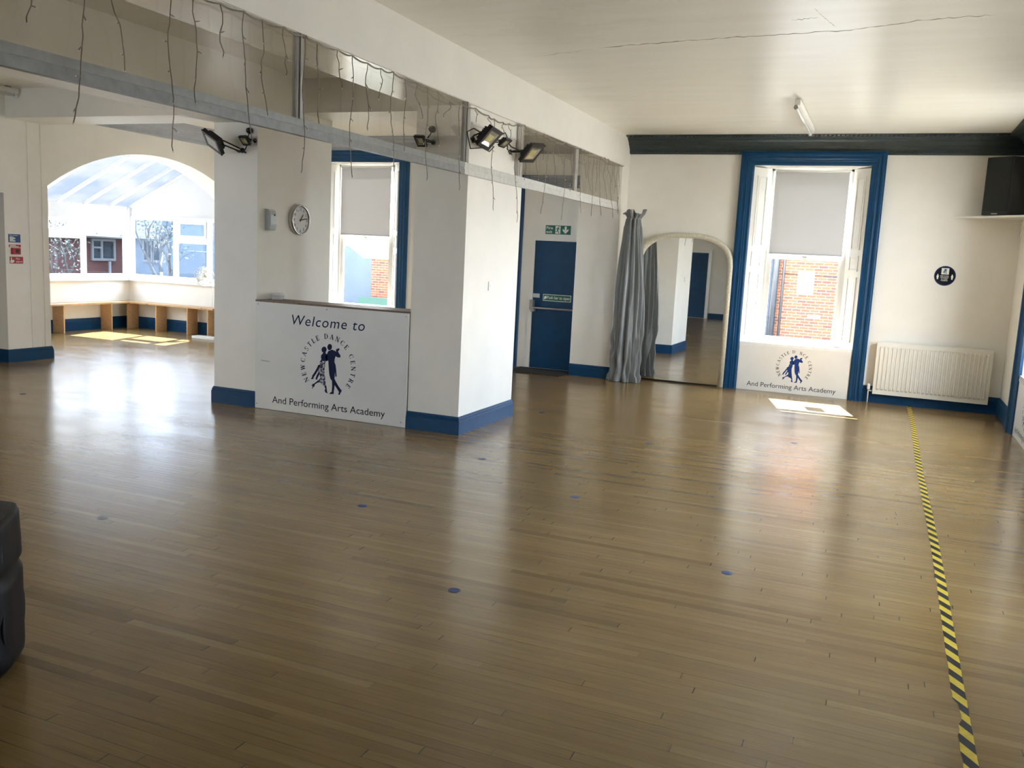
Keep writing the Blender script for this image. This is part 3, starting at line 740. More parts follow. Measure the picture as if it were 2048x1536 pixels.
# ------------------------------------------------------------------ perspex screen along the beam
RX0, RX1 = -3.548, -3.506
t = thing('perspex_screen', (-3.525, 7.2, 2.38), 'clear panelled screen hanging under the long beam above a grey rail', 'screen')
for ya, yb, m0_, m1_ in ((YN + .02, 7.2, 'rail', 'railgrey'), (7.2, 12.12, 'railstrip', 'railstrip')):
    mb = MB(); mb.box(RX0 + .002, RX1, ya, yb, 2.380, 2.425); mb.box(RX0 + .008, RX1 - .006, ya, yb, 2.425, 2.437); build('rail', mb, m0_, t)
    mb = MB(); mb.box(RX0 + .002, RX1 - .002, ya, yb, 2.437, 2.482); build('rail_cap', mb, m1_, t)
for y in (1.6, 4.80, 7.21, 8.47, 10.24):
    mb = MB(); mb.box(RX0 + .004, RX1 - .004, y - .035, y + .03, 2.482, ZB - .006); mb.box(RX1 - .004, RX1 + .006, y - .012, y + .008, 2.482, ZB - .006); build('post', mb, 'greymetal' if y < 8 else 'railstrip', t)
for y0, y1 in ((YN + .05, 1.565), (1.63, 4.765), (4.83, 7.175), (8.50, 10.205), (10.27, 12.1)):
    mb = MB(); mb.box(-3.530, -3.525, y0, y1, 2.482, ZB - .006); build('panel', mb, 'perspex', t)

# ------------------------------------------------------------------ icicle string lights
STR = [(2.60,2.95,2.60,2.30),(2.86,2.95,2.84,2.6),(3.14,2.96,3.06,2.22),(3.30,2.96,3.38,2.51),(3.67,2.96,3.67,2.17),(3.84,2.97,3.86,2.44),(4.04,2.97,4.06,2.72),(4.23,2.98,4.31,2.30),(4.39,2.97,4.43,2.47),(4.59,2.98,4.63,2.73),(4.80,2.98,4.80,2.17),(4.94,2.97,4.97,2.50),(5.17,2.98,5.23,2.77),(5.34,2.98,5.35,2.20),(5.53,2.97,5.56,2.55),(5.72,2.97,5.71,2.78),(5.88,2.98,5.93,2.30),(6.07,2.97,6.07,2.46),(6.24,2.97,6.36,2.74),(6.42,2.97,6.45,2.28),(6.59,2.97,6.63,2.58),(6.82,2.94,6.71,2.81),(7.01,2.95,7.07,2.25),(7.33,2.96,7.35,2.87),(7.60,2.94,7.66,2.87),(7.72,2.93,7.78,2.13),(7.93,2.93,7.96,2.84),(8.08,2.94,8.15,2.84),(8.29,2.96,8.40,2.05),(8.59,2.97,8.52,2.48),(8.81,2.97,8.92,2.52),(9.03,2.98,9.05,2.73),(9.17,2.97,9.04,2.17),(9.36,2.96,9.45,2.55),(9.51,2.95,9.67,2.75),(9.74,2.98,9.74,2.14),(9.96,2.97,9.98,2.48),(10.26,2.98,10.42,2.26),(10.41,2.98,10.54,2.68),(10.57,2.98,10.78,2.50),(10.79,2.96,10.82,2.25),(10.93,2.97,10.96,2.55),(11.06,2.98,11.24,2.28),(11.25,2.99,11.42,2.50),(11.41,2.99,11.60,2.72),(11.60,2.97,11.75,2.28),(11.72,2.97,11.8,2.6),(11.85,2.97,11.95,2.45),(11.96,2.97,12.0,2.35)]
XS = -3.484
def strand(y0, z0, y1, z1):
    mb = MB(); L = z0 - z1; n_ = max(5, int(L / .045)); pts = []
    ph, am = rnd.uniform(0, 6), rnd.uniform(.006, .018)
    for i in range(n_ + 1):
        t_ = i / n_
        sway = am * math.sin(t_ * 7 + ph) + rnd.uniform(-.005, .005)
        pts.append((XS + .006 * math.sin(t_ * 9 + ph) + rnd.uniform(0, .006), y0 + (y1 - y0) * max(0, t_ - .5) * 2 + sway * min(1, t_ * 4), z0 - L * t_))
    mb.tube(pts, .0030, 5)
    for i in range(1, n_ + 1):
        if i % 3 == 0 or i == n_:
            p = Vector(pts[i]); sd = rnd.choice((-1, 1))
            q = p + Vector((rnd.uniform(0, .01), sd * rnd.uniform(.012, .03), rnd.uniform(-.03, .012)))
            if i == n_: q = p + Vector((0, rnd.uniform(-.01, .01), -.025))
            mb.tube([p, q], .0030, 5)
            dd = (q - p).normalized(); mb.tube([q, q + dd * .010], [.0034, .0018], 6, mi=1)
    return mb
GL = 'icicle light strings hung from the long beam'
for y0, y1, lab in ((2.5, 4.805, 'icicle light string on the nearest panel, left of the first post'), (4.805, 8.47, 'icicle light string on the middle panel and in front of the floodlights'), (8.47, 12.2, 'icicle light string on the farthest panels towards the grey curtain')):
    ds = [s for s in STR if y0 <= s[0] < y1]
    t = thing('icicle_lights', (XS, (y0 + y1) / 2, 2.97), lab, 'string lights', GL)
    knots = [(y0 + .012, 2.985)] + [(s[0], s[1]) for s in ds] + [(min(y1 - .012, 12.15), 2.985)]
    pts = []
    for (ya, za), (yb, zb) in zip(knots, knots[1:]):
        for k in range(4):
            u = k / 4; pts.append((XS + .003 * math.sin(ya * 40 + k), ya + (yb - ya) * u, za + (zb - za) * u - .014 * math.sin(PI * u)))
    pts.append((XS, knots[-1][0], knots[-1][1]))
    mb = MB(); mb.tube(pts, .006, 6); build('main_cord', mb, 'wire', t)
    for s in ds: build('strand', strand(*s), ['wire', 'bulb'], t)

# ------------------------------------------------------------------ welcome counter
ct = thing('reception_counter', (-4.98, 7.5, 0), 'white welcome counter with navy lettering between the two pillars', 'counter')
PQ = lambda a, d_, z: (a, 7.35 + d_, z)
CX0, CX1 = P1[1] + .006, P2[0] - .008
mb = MB(); mb.box(CX0, CX1, -.012, .006, .003, 1.10, P=PQ); build('front_panel', mb, 'signwhite', ct)
mb = MB(); mb.box(CX0, CX1, -.016, .34, 1.10, 1.118, P=PQ); build('ledge', mb, 'wood', ct)['label'] = 'thin dark wooden ledge'
mb = MB(); mb.box(CX0 + .01, CX1 - .01, .008, .33, .003, 1.10, P=PQ); build('back_cabinet', mb, 'greydoor', ct)
for a, z in ((CX0 + .03, 1.075), ((CX0 + CX1) / 2 - .03, 1.075), (CX1 - .03, 1.07), (CX1 - .05, .05), (CX0 + .02, .05)):
    mb = MB(); mb.lathe([(.007, 0), (.005, .003)], PQ(a, -.012, z), (0, -1, 0), 10); build('screw', mb, 'greymetal', ct)
Q = lambda a, b, k: PQ(a, -.012 - k, b)
words('welcome_lettering', ct, 'navy', 'Welcome to', -5.425, -4.575, .897, .098, Q, shear=.18, space=1.12)
ring_text('ring_lettering', ct, 'navy', 'NEWCASTLE DANCE CENTRE', -4.99, .515, .272, .050, Q, math.radians(219), math.radians(-41))
mb = MB(); couple(mb, -4.985, .515, 1., Q, 0, 1); build('dancing_couple', mb, ['navy', 'dress'], ct)
words('lettering', ct, 'inkblack', 'And Performing Arts Academy', -5.655, -4.325, .078, .068, Q)
mb = MB()
for z in (.500, .494): mb.add([Q(-5.80, z + .004, .0006), Q(-5.69, z, .0006), Q(-5.69, z + .002, .0006), Q(-5.80, z + .0065, .0006)], [(0, 1, 2, 3)])
build('scuff', mb, 'greyink', ct)
tb = thing('clear_tub', (-5.765, 7.52, 1.118), 'small clear tub standing on the counter ledge below the clock', 'tub')
mb = MB(); mb.lathe([(.058, 0), (.062, .012), (.064, .034)], (-5.765, 7.55, 1.1185), (0, 0, 1), 24); build('bowl', mb, 'tin', tb)
mb = MB(); mb.lathe([(.067, 0), (.067, .014), (.060, .018), (.060, .030), (.0, .030)], (-5.765, 7.55, 1.1525), (0, 0, 1), 24); build('lid', mb, 'tin', tb)

# ------------------------------------------------------------------ clock, dispenser, switch
ck = thing('wall_clock', (P1[1], 8.02, 1.95), 'round chrome wall clock on the side of the left pillar', 'clock')
cc = (P1[1] + .001, 8.02, 1.95)
mb = MB(); mb.lathe([(.150, 0), (.160, .006), (.164, .03), (.160, .052), (.150, .058), (.142, .052), (.140, .036)], cc, (1, 0, 0), 48, cap=(1, 0)); build('case', mb, 'chrome', ck)
mb = MB(); mb.lathe([(.0, .040), (.1395, .040)], cc, (1, 0, 0), 48, cap=(0, 0)); build('face', mb, 'clockface', ck)
CQ = lambda a, b, k: (cc[0] + .0405 + k, cc[1] + a, cc[2] + b)
mb = MB()
for hnum in range(1, 13):
    an = PI / 2 - hnum * PI / 6; rr_ = .112; w = .019 if hnum < 10 else .030
    if hnum == 1: w = .008
    ca, sa = rr_ * math.cos(an), rr_ * math.sin(an)
    put_text(mb, str(hnum), ca - w / 2, ca + w / 2, sa - .014, .028, CQ, .0006, bold=.01)
for k in range(60):
    an = k * PI / 30; a, b = math.cos(an), math.sin(an); w = .0022 if k % 5 else .004
    q = stroke((a * .131, b * .131), (a * .138, b * .138), w); mb.add([CQ(x_, y_, .0006) for x_, y_ in q], [(0, 1, 2, 3)])
build('numerals', mb, 'inkblack', ck)
def hand(L, w, frac, k):
    an = PI / 2 - frac * 2 * PI; d_ = (math.cos(an), math.sin(an))
    mb = MB(); q = stroke((-d_[0] * .02, -d_[1] * .02), (d_[0] * L, d_[1] * L), w); mb.add([CQ(x_, y_, k) for x_, y_ in q] + [CQ(x_, y_, k + .001) for x_, y_ in q], [(0, 1, 2, 3), (4, 5, 6, 7), (0, 1, 5, 4), (1, 2, 6, 5), (2, 3, 7, 6), (3, 0, 4, 7)])
    return mb
build('hour_hand', hand(.072, .009, 1.22 / 12, .004), 'inkblack', ck); build('minute_hand', hand(.112, .007, 13.3 / 60, .007), 'inkblack', ck)
ds = thing('air_freshener', (P1[1], 7.525, 1.82), 'pale grey plastic dispenser on the left pillar beside the clock', 'dispenser')
mb = MB(); x0 = P1[1] + .001
mb.prism([(0, 0), (.060, 0), (.075, .06), (.075, .155), (.062, .20), (.03, .215), (0, .215)], lambda a, b: (x0 + a, 7.475, 1.82 + b), lambda a, b: (x0 + a, 7.575, 1.82 + b)); build('body', mb, 'plasticgrey', ds, bevel=.012)
mb = MB(); mb.lathe([(.010, 0), (.010, .006)], (x0 + .073, 7.535, 1.975), (1, 0, 0), 14); build('nozzle', mb, 'black', ds)
sw = thing('light_switch', (P2[1], 7.94, 1.383), 'white light switch on the right pillar side', 'switch')
mb = MB(); mb.box(P2[1] + .0005, P2[1] + .011, 7.905, 7.975, 1.34, 1.426); build('plate', mb, 'white', sw, bevel=.002)
mb = MB(); mb.box(P2[1] + .011, P2[1] + .016, 7.932, 7.948, 1.37, 1.396); build('rocker', mb, 'white', sw)

# ------------------------------------------------------------------ floodlights
GF = 'black floodlights on the pillars'
def floodlight(c, U, V, hu, hv, mount, mdir, label, cable, chip='lampreflector', plug=None, chip2='yellowchip'):
    c, U, V = Vector(c), Vector(U).normalized(), Vector(V); V = (V - U * V.dot(U)).normalized()
    Nn = U.cross(V).normalized()
    if Nn.dot(Vector((0, 0, CAM_H)) - c) < 0: Nn = -Nn
    t = thing('floodlight', c, label, 'floodlight', GF)
    th = max(.016, hu * .22)
    mb = MB()
    # housing: shallow tray with a stepped, finned back and a bezel frame in front
    q = lambda a, b, k: c + U * (a * hu) + V * (b * hv) + Nn * k
    mb.frame_box(c - Nn * th * .4, U, V, Nn, hu * .97, hv * .97, th * .6)
    mb.frame_box(c - Nn * th * 1.5, U, V, Nn, hu * .78, hv * .62, th * .6)
    for k in range(-3, 4): mb.frame_box(c - Nn * th * 2.2 + V * (k * hv * .17), U, V, Nn, hu * .74, hv * .03, th * .35)
    for s in (-1, 1):
        mb.frame_box(c + U * (s * hu * .87) + Nn * th * .35, U, V, Nn, hu * .13, hv, th * .25)
        mb.frame_box(c + V * (s * hv * .84) + Nn * th * .35, U, V, Nn, hu * .75, hv * .16, th * .25)
    build('housing', mb, 'black', t)
    mb = MB()
    a, b = .72, .66
    o4 = [q(-a, -b, th * .45), q(a, -b, th * .45), q(a, b, th * .45), q(-a, b, th * .45)]
    i4 = [q(-.4, -.34, th * .22), q(.4, -.34, th * .22), q(.4, .34, th * .22), q(-.4, .34, th * .22)]
    mb.add(o4 + i4, [(0, 1, 5, 4), (1, 2, 6, 5), (2, 3, 7, 6), (3, 0, 4, 7)]); mb.add([q(-.4, -.34, th * .22), q(.4, -.34, th * .22), q(.4, .34, th * .22), q(-.4, .34, th * .22)], [(0, 1, 2, 3)], 1)
    build('reflector', mb, [chip, chip2], t)
    mb = MB(); mb.frame_box(c + Nn * th * .52, U, V, Nn, hu * .74, hv * .68, .0015); build('cover_glass', mb, 'glass', t)
    # U bracket to the pillar
    mp, md = Vector(mount), Vector(mdir)
    mb = MB(); w = max(.010, hu * .10)
    bk = c - Nn * th * 1.6
    mb.tube([bk + U * hu * .8, bk + U * hu * .8 + (mp - bk) * .55, mp + U * hu * .35], w * .6, 6)
    mb.tube([bk - U * hu * .8, bk - U * hu * .8 + (mp - bk) * .55, mp - U * hu * .35], w * .6, 6)
    mb.tube([mp + U * hu * .4, mp - U * hu * .4], w * .7, 6)
    mb.lathe([(w * 2.2, .001), (w * 2.2, .012), (w * 1.4, .02)], mp - md * .0, md, 14)
    build('bracket', mb, 'black', t)
    mb = MB(); mb.tube(cable, .006, 7); build('cable', mb, 'black', t)
    if plug:
        mb = MB(); mb.lathe([(.030, .0), (.032, .02), (.024, .045), (.010, .055)], plug, md, 18); build('plug', mb, 'black', t)
    return t
yF1 = YP[0]
floodlight((-6.247, 7.136, 2.649), (.878, -.114, -.466), (-.254, .711, -.656), .12, .097, (-6.06, yF1, 2.595), (0, -1, 0),
           'large black floodlight on the front of the left pillar, tilted to the left', [(-6.10, 7.27, 2.60), (-6.06, 7.30, 2.57), (-6.0, 7.32, 2.60), (-5.98, 7.33, 2.66), (-5.97, 7.33, 2.72)], chip='tube', chip2='tube')  # white inside imitates bright windows reflected in the lamp glass
floodlight((-5.938, 7.235, 2.676), (.988, -.153, -.011), (.096, .653, -.752), .050, .052, (-5.905, yF1, 2.69), (0, -1, 0),
           'small black floodlight under a round plug on the left pillar front', [(-5.95, 7.28, 2.71), (-5.965, 7.32, 2.73), (-5.965, 7.335, 2.76)], plug=(-5.965, yF1, 2.785))
floodlight((-3.973, 7.226, 2.667), (.995, -.089, -.039), (.036, .698, -.715), .050, .058, (-3.91, yF1, 2.67), (0, -1, 0),
           'small black floodlight with plug behind the clear screen on the right pillar', [(-3.93, 7.28, 2.70), (-3.925, 7.32, 2.74), (-3.92, 7.33, 2.77)], plug=(-3.92, yF1, 2.785))
xP = P2[1]
floodlight((-3.40, 7.455, 2.721), (-.002, .995, -.096), (-.644, -.075, -.761), .12, .108, (xP, 7.42, 2.70), (1, 0, 0),
           'largest black floodlight on the side of the right pillar', [(-3.42, 7.40, 2.74), (-3.47, 7.27, 2.78), (-3.50, 7.20, 2.74), (-3.47, 7.22, 2.60), (-3.44, 7.40, 2.63), (-3.46, 7.60, 2.62), (-3.47, 7.72, 2.68)])
floodlight((-3.42, 7.86, 2.732), (.063, .998, -.014), (-.787, .036, -.616), .058, .055, (xP, 7.78, 2.73), (1, 0, 0),
           'small black floodlight between the two larger ones on the right pillar', [(-3.46, 7.78, 2.78), (-3.44, 7.90, 2.83), (-3.46, 8.0, 2.80), (-3.48, 8.06, 2.70), (-3.47, 8.16, 2.66)])
floodlight((-3.359, 8.408, 2.706), (.271, .959, .089), (-.665, .252, -.703), .11, .114, (xP, 8.28, 2.70), (1, 0, 0),
           'black floodlight at the far end of the right pillar, nearest the fire door', [(-3.46, 8.30, 2.72), (-3.50, 8.20, 2.74), (-3.51, 8.05, 2.80)])
mb = MB(); mb.box(P2[1] + .0005, P2[1] + .012, 7.38, 8.42, 2.83, 2.85)
o = build('cable_trunking', mb, 'white', None, (P2[1], 8.0, 2.83)); tag(o, 'thin white cable trunking above the floodlights on the right pillar', 'trunking')

# ------------------------------------------------------------------ curtain
CUX, CUY = -3.275, 12.075
def curtain():
    mb = MB(); NT, NZ = 170, 90; zt = 2.36
    vs = []
    for k in range(NZ + 1):
        t_ = k / NZ; z = .006 + (zt - .006) * t_
        if t_ > .965: rx = .085 + (t_ - .965) * 1.5; ry = .060 + (t_ - .965) * .7
        elif t_ > .92: rx = .085 + (.965 - t_) * .4; ry = .060 + (.965 - t_) * .3
        else:
            q = min(1, (.92 - t_) / .55); rx = .100 + .080 * math.sin(q * PI / 2); ry = .074 + .022 * q
        if t_ < .04: rx *= 1.08; ry *= 1.03
        cx = CUX + (.028 if t_ > .965 else .012) * t_ + .016 * math.sin(t_ * 4.1)
        lo = max(0, .45 - t_) / .45
        for j in range(NT):
            a = 2 * PI * j / NT
            tw = .35 * math.sin(t_ * 2.4 + .5)
            fold = lambda w_, ph: 1.6 * abs(math.sin(w_ * a / 2 + ph)) - 1.0
            f = 1 + .20 * fold(9, tw * 3) + .13 * math.sin(13 * a + 1.3 - 2.9 * t_) + .10 * fold(17, 2 * t_ + .7)
            f += .05 * math.sin(3 * a + 6 * t_)
            f += lo * (.15 * math.sin(21 * t_ + 5 * a) * math.sin(2 * a + 7 * t_) + .08 * math.sin(47 * t_ + 9 * a))
            if t_ > .92: f += .10 * math.sin(11 * a + 2)
            vs.append((cx + rx * f * math.cos(a), CUY + ry * f * math.sin(a), z + ((.03 * math.sin(3 * a + 1) + .012 * math.sin(11 * a)) if k == NZ else 0) + lo * .010 * math.sin(6 * a + 30 * t_) * (k > 2)))
    fs = [(k * NT + j, k * NT + (j + 1) % NT, (k + 1) * NT + (j + 1) % NT, (k + 1) * NT + j) for k in range(NZ) for j in range(NT)]
    mb.add(vs, fs, 0, True); return mb
t = thing('curtain', (CUX, CUY, 0), 'grey satin curtain gathered in the corner beside the arched mirror', 'curtain')
build('drape', curtain(), 'satin', t)
mb = MB(); mb.tube([(CUX + .012 + .088 * math.cos(a), CUY + .064 * math.sin(a), 2.268) for a in [2 * PI * k / 24 for k in range(25)]], .007, 6); build('tie', mb, 'satin', t)

# ------------------------------------------------------------------ arched mirror
def mirror_outline(w, zt, rc):
    """right half corner is a big soft radius; returns outline from bottom right anticlockwise to bottom left"""
    zs = zt - rc; pts = [(w, 0)]; n_ = 36
    for k in range(n_ + 1):
        a = PI * k / n_; c_, s_ = math.cos(a), math.sin(a)
        pts.append((w * math.copysign(abs(c_) ** .74, c_), zs + rc * abs(s_) ** .74))
    return pts + [(-w, 0)]
mr = thing('arched_mirror', (-2.57, 12.5, 0), 'tall arched mirror in a cream frame standing against the far wall', 'mirror')
MX = -2.62
outer = mirror_outline(.68, 2.11, .50); inner = mirror_outline(.605, 2.04, .44)
mb = MB(); n_ = len(outer)
def MF(y): return lambda p: (MX + p[0], y, p[1] + .004)
for (ya, yb) in ((12.482, 12.545),):
    A_ = [MF(ya)(p) for p in outer]; B_ = [MF(ya + .012)(p) for p in inner]; C_ = [MF(yb)(p) for p in outer]; D_ = [MF(yb)(p) for p in inner]
    mid = [((o_[0] + i_[0]) / 2, (o_[1] + i_[1]) / 2) for o_, i_ in zip(outer, inner)]; E_ = [MF(ya - .014)(p) for p in mid]
    vs = A_ + E_ + B_ + C_ + D_
    fs = []
    for i in range(n_ - 1):
        for (p, q) in ((0, 1), (1, 2), (2, 4), (3, 0), (4, 3)):
            fs.append((p * n_ + i, p * n_ + i + 1, q * n_ + i + 1, q * n_ + i))
    mb.add(vs, fs, 0, True)
for i in (0, n_ - 1):
    mb.add([A_[i], E_[i], B_[i], D_[i], C_[i]], [(0, 1, 2, 3, 4)])
build('frame', mb, 'mirrorframe', mr)
mb = MB(); mb.prism([(p[0] * 1.005, p[1] + .002) for p in inner], lambda a, b: (MX + a, 12.500, b + .004), lambda a, b: (MX + a, 12.535, b + .004)); build('glass', mb, ['mirror'], mr)
mb = MB(); mb.box(MX - .605, MX + .595, 12.488, 12.500, .004, .024); build('bottom_bead', mb, 'black', mr)

# ------------------------------------------------------------------ radiator
rd = thing('radiator', (.675, 12.48, .1), 'white ribbed panel radiator under the round sign', 'radiator')
RA0, RA1, RZ0, RZ1, RY = -.005, 1.345, .125, .805, 12.452
mb = MB(); mb.box(RA0, RA1, RY, RY + .018, RZ0, RZ1)
nr = 26; pit = (RA1 - RA0 - .07) / nr
for k in range(nr):
    x = RA0 + .035 + pit * (k + .5); w = pit * .36
    za, zb = RZ0 + .055, RZ1 - .05
    pr = [(-w, 0), (-w * .55, -.017), (w * .55, -.017), (w, 0)]
    vs = [(x + a, RY + b, za + (.02 if b < 0 else 0)) for a, b in pr] + [(x + a, RY + b, zb - (.02 if b < 0 else 0)) for a, b in pr]
    mb.add(vs, [(0, 1, 5, 4), (1, 2, 6, 5), (2, 3, 7, 6), (0, 1, 2, 3), (4, 5, 6, 7)])
build('front_panel', mb, 'radiator', rd)
mb = MB(); mb.box(RA0, RA1, RY + .018, RY + .070, RZ1 - .022, RZ1 + .004)
for k in range(30): mb.box(RA0 + .03 + k * .0435, RA0 + .055 + k * .0435, RY + .024, RY + .064, RZ1 + .004, RZ1 + .007)
build('top_grille', mb, 'radiator', rd)
for x in (RA0, RA1 - .004):
    mb = MB(); mb.box(x, x + .004, RY + .018, RY + .070, RZ0 + .03, RZ1 - .022); build('side_panel', mb, 'radiator', rd)
mb = MB(); mb.box(RA0 + .02, RA1 - .02, RY + .058, RY + .074, RZ0 + .01, RZ1 - .05); build('back_panel', mb, 'radiator', rd)
for x in (.25, 1.10):
    mb = MB(); mb.box(x, x + .03, RY + .074, YF - .001, .3, .7); build('wall_bracket', mb, 'greymetal', rd)
mb = MB(); mb.tube([(-.055, RY + .035, .002), (-.055, RY + .035, .175)], .0075, 10); mb.tube([(-.055, RY + .035, .16), (RA0 + .001, RY + .035, .16)], .010, 10); build('pipe', mb, 'radiator', rd)
mb = MB(); mb.lathe([(.017, 0), (.020, .01), (.020, .05), (.016, .075), (.0, .078)], (-.055, RY + .035, .175), (0, 0, 1), 18); build('valve', mb, 'white', rd)

# ------------------------------------------------------------------ round sign
rs = thing('round_sign', PF(.697, 0, 1.70), 'round navy social distancing sticker on the wall above the radiator', 'sign')
sc_ = PF(.697, 0, 1.70)
mb = MB(); mb.lathe([(.130, .0005), (.130, .002)], sc_, (0, -1, 0), 48); build('white_edge', mb, 'paper', rs)
mb = MB(); mb.lathe([(.124, .002), (.124, .0028)], sc_, (0, -1, 0), 48); build('disc', mb, 'navy', rs)
mb = MB(); mb.lathe([(.106, .0028), (.106, .0032)], sc_, (0, -1, 0), 48); build('black_centre', mb, 'inkblack', rs)
Q = lambda a, b, k: PF(.697 + a, -.0032 - k, 1.70 + b)
mb = MB(); mb.add([Q(-.045, .018, .0005), Q(.042, .018, .0005), Q(.042, .098, .0005), Q(-.045, .098, .0005)], [(0, 1, 2, 3)])
for s in (-.083, .083):
    mb.add([Q(s + a, b, .0005) for a, b in ((-.006, .020), (.006, .020), (.006, .006), (.014, -.004), (.010, -.022), (.007, -.044), (-.007, -.044), (-.010, -.022), (-.014, -.004), (-.006, .006))], [tuple(range(10))])
for i, (tx, w) in enumerate((('KEEP SOCIAL', .098), ('DISTANCING', .092), ('IN THESE', .070), ('PREMISES', .076))): put_text(mb, tx, -w / 2 - .003, w / 2 - .003, -.008 - i * .019, .013, Q, .0005, bold=.01)
build('printing', mb, 'signpale', rs)
mb = MB(); couple(mb, -.002, .061, .135, Q, 0, 0, .001); build('dancing_couple', mb, 'logoblue', rs)

# ------------------------------------------------------------------ corner shelf and loudspeaker
sh = thing('corner_shelf', (1.2, 12.3, 2.41), 'white triangular corner shelf carrying the black loudspeaker', 'shelf')
mb = MB(); mb.prism([(.73, YF - .001), (XR - .001, YF - .001), (XR - .001, 11.80)], lambda a, b: (a, b, 2.418), lambda a, b: (a, b, 2.442)); build('board', mb, 'white', sh)
mb = MB(); mb.prism([(0, 0), (0, -.2), (.02, -.2), (.2, 0)], lambda a, b: (XR - .001 - a * 0 - .02, YF - .001 - a, 2.418 + b), lambda a, b: (XR - .001, YF - .001 - a, 2.418 + b)); build('bracket', mb, 'white', sh)
sp = thing('shelf_loudspeaker', (1.18, 12.25, 2.442), 'black loudspeaker cabinet on the corner shelf under the cornice', 'speaker')
s0 = Vector((1.255, 12.045, 0)); uA = Vector((-.84, .54, 0)).normalized(); uB = Vector((.75, 1.0, 0)).normalized()
# cabinet footprint: near corner s0, left edge along uA, right edge towards the side wall
cA = s0 + uA * .315; cB = s0 + Vector((.20, .12, 0)); cD = Vector((1.40, 12.50, 0)); cE = cA + Vector((.14, .245, 0))
fp = [(s0.x, s0.y), (cA.x, cA.y), (cE.x, cE.y), (cD.x, cD.y), (cB.x, cB.y)]
mb = MB(); mb.prism(fp, lambda a, b: (a, b, 2.443), lambda a, b: (a, b, 3.125)); build('cabinet', mb, 'black', sp, bevel=.008)
nA = Vector((uA.y, -uA.x, 0)); nA = nA if nA.dot(Vector((0, -1, 0))) > 0 else -nA
mb = MB(); mb.frame_box((s0 + cA) / 2 + nA * .004 + Vector((0, 0, 2.80)), uA, Vector((0, 0, 1)), nA, .145, .31, .004); build('grille', mb, 'blackgrille', sp)
mb = MB(); mb.frame_box((s0 + cA) / 2 + nA * .0045 + Vector((0, 0, 2.462)), uA, Vector((0, 0, 1)), nA, .035, .006, .002); build('name_plate', mb, 'greymetal', sp)

# ------------------------------------------------------------------ ceiling lamp, cracks
def batten(x, ya, yb, label, group):
    t = thing('ceiling_lamp', (x, (ya + yb) / 2, ZC), label, 'ceiling light', group)
    mb = MB(); mb.box(x - .028, x + .028, ya, yb, ZC - .075, ZC - .018); build('batten', mb, 'white', t)
    for y in (ya + .12, yb - .12):
        mb = MB(); mb.box(x - .02, x + .02, y - .03, y + .03, ZC - .018, ZC - .0005); build('mount', mb, 'greymetal', t)
    mb = MB(); mb.tube([(x - .012, ya + .02, ZC - .098), (x - .012, yb - .02, ZC - .098)], .014, 14); build('tube', mb, 'tube', t)
    for y in (ya, yb):
        mb = MB(); mb.tube([(x - .012, y - .004, ZC - .098), (x - .012, y + .022 * (1 if y == ya else -1), ZC - .098)], .021, 16); mb.box(x - .024, x + .0, min(y, y + .02 * (1 if y == ya else -1)), max(y, y + .02 * (1 if y == ya else -1)), ZC - .1, ZC - .07); build('lamp_holder', mb, 'greymetal' if y == ya else 'white', t)
batten(-1.0, 9.70, 11.62, 'bare fluorescent batten on the front hall ceiling', 'fluorescent battens')
batten(-10.05, 6.2, 8.02, 'fluorescent batten by the left wall at the frame edge', 'fluorescent battens')
def crack(pts, w, seed):
    r = random.Random(seed); mb = MB(); P_ = []
    for (xa, ya), (xb, yb) in zip(pts, pts[1:]):
        k = 14
        for i in range(k): P_.append((xa + (xb - xa) * i / k, ya + (yb - ya) * i / k + r.uniform(-.018, .018)))
    P_.append(pts[-1])
    a, b = [], []
    for i, (x, y) in enumerate(P_):
        ww = w * r.uniform(.25, 1.0) * min(1, i / 3, (len(P_) - 1 - i) / 3 + .01); a.append((x, y - ww, ZC - .0006)); b.append((x, y + ww, ZC - .0006))
    n2 = len(P_); mb.add(a + b, [(i, i + 1, n2 + i + 1, n2 + i) for i in range(n2 - 1)]); return mb
M['crack'] = simple('plaster_crack', (.22, .19, .14), .8, var=.3, scale=20)
mb = crack([(-2.4, 7.30), (-1.65, 7.18), (-1.10, 7.13), (-.41, 7.09), (.06, 6.90), (.5, 6.86)], .011, 3)
for pts, w_, sd in (([(-3.05, 7.5), (-2.4, 7.32)], .004, 5), ([(-.62, 6.45), (-.56, 6.75), (-.50, 7.0)], .008, 8), ([(-.8, 6.75), (-.6, 6.7)], .008, 9)):
    q = crack(pts, w_, sd); mb.add(q.v, q.f)
o = build('ceiling_crack', mb, 'crack', None, (-1, 7, ZC - .001)); tag(o, 'long jagged crack across the front hall ceiling plaster', 'crack')

# ------------------------------------------------------------------ fire notices on the left pier
PL = lambda a, k, z: (XL + k, a, z)     # a = y ; viewer's right is +y
def plate(name, y0, y1, z0, z1, mat, label, cat, texts, tmat, extra=None):
    t = thing(name, (XL, (y0 + y1) / 2, z0), label, cat)
    mb = MB(); mb.box(XL + .0005, XL + .004, y0, y1, z0, z1); build('plate', mb, mat, t)
    Q = lambda a, b, k: (XL + .004 + k, a, b)
    mb = MB()
    for body, a0, a1, b0, ch in texts: put_text(mb, body, a0, a1, b0, ch, Q, .0006, bold=.008)
    if extra: extra(mb, Q)
    build('printing', mb, tmat, t); return t
def lines(mb, Q, y0, y1, z0, z1, k):
    for i in range(k):
        z = z1 - (z1 - z0) * (i + .5) / k; w = (y1 - y0) * (.9 if i % 3 else .6)
        mb.add([Q(y0, z - .004, .0006), Q(y0 + w, z - .004, .0006), Q(y0 + w, z + .004, .0006), Q(y0, z + .004, .0006)], [(0, 1, 2, 3)])
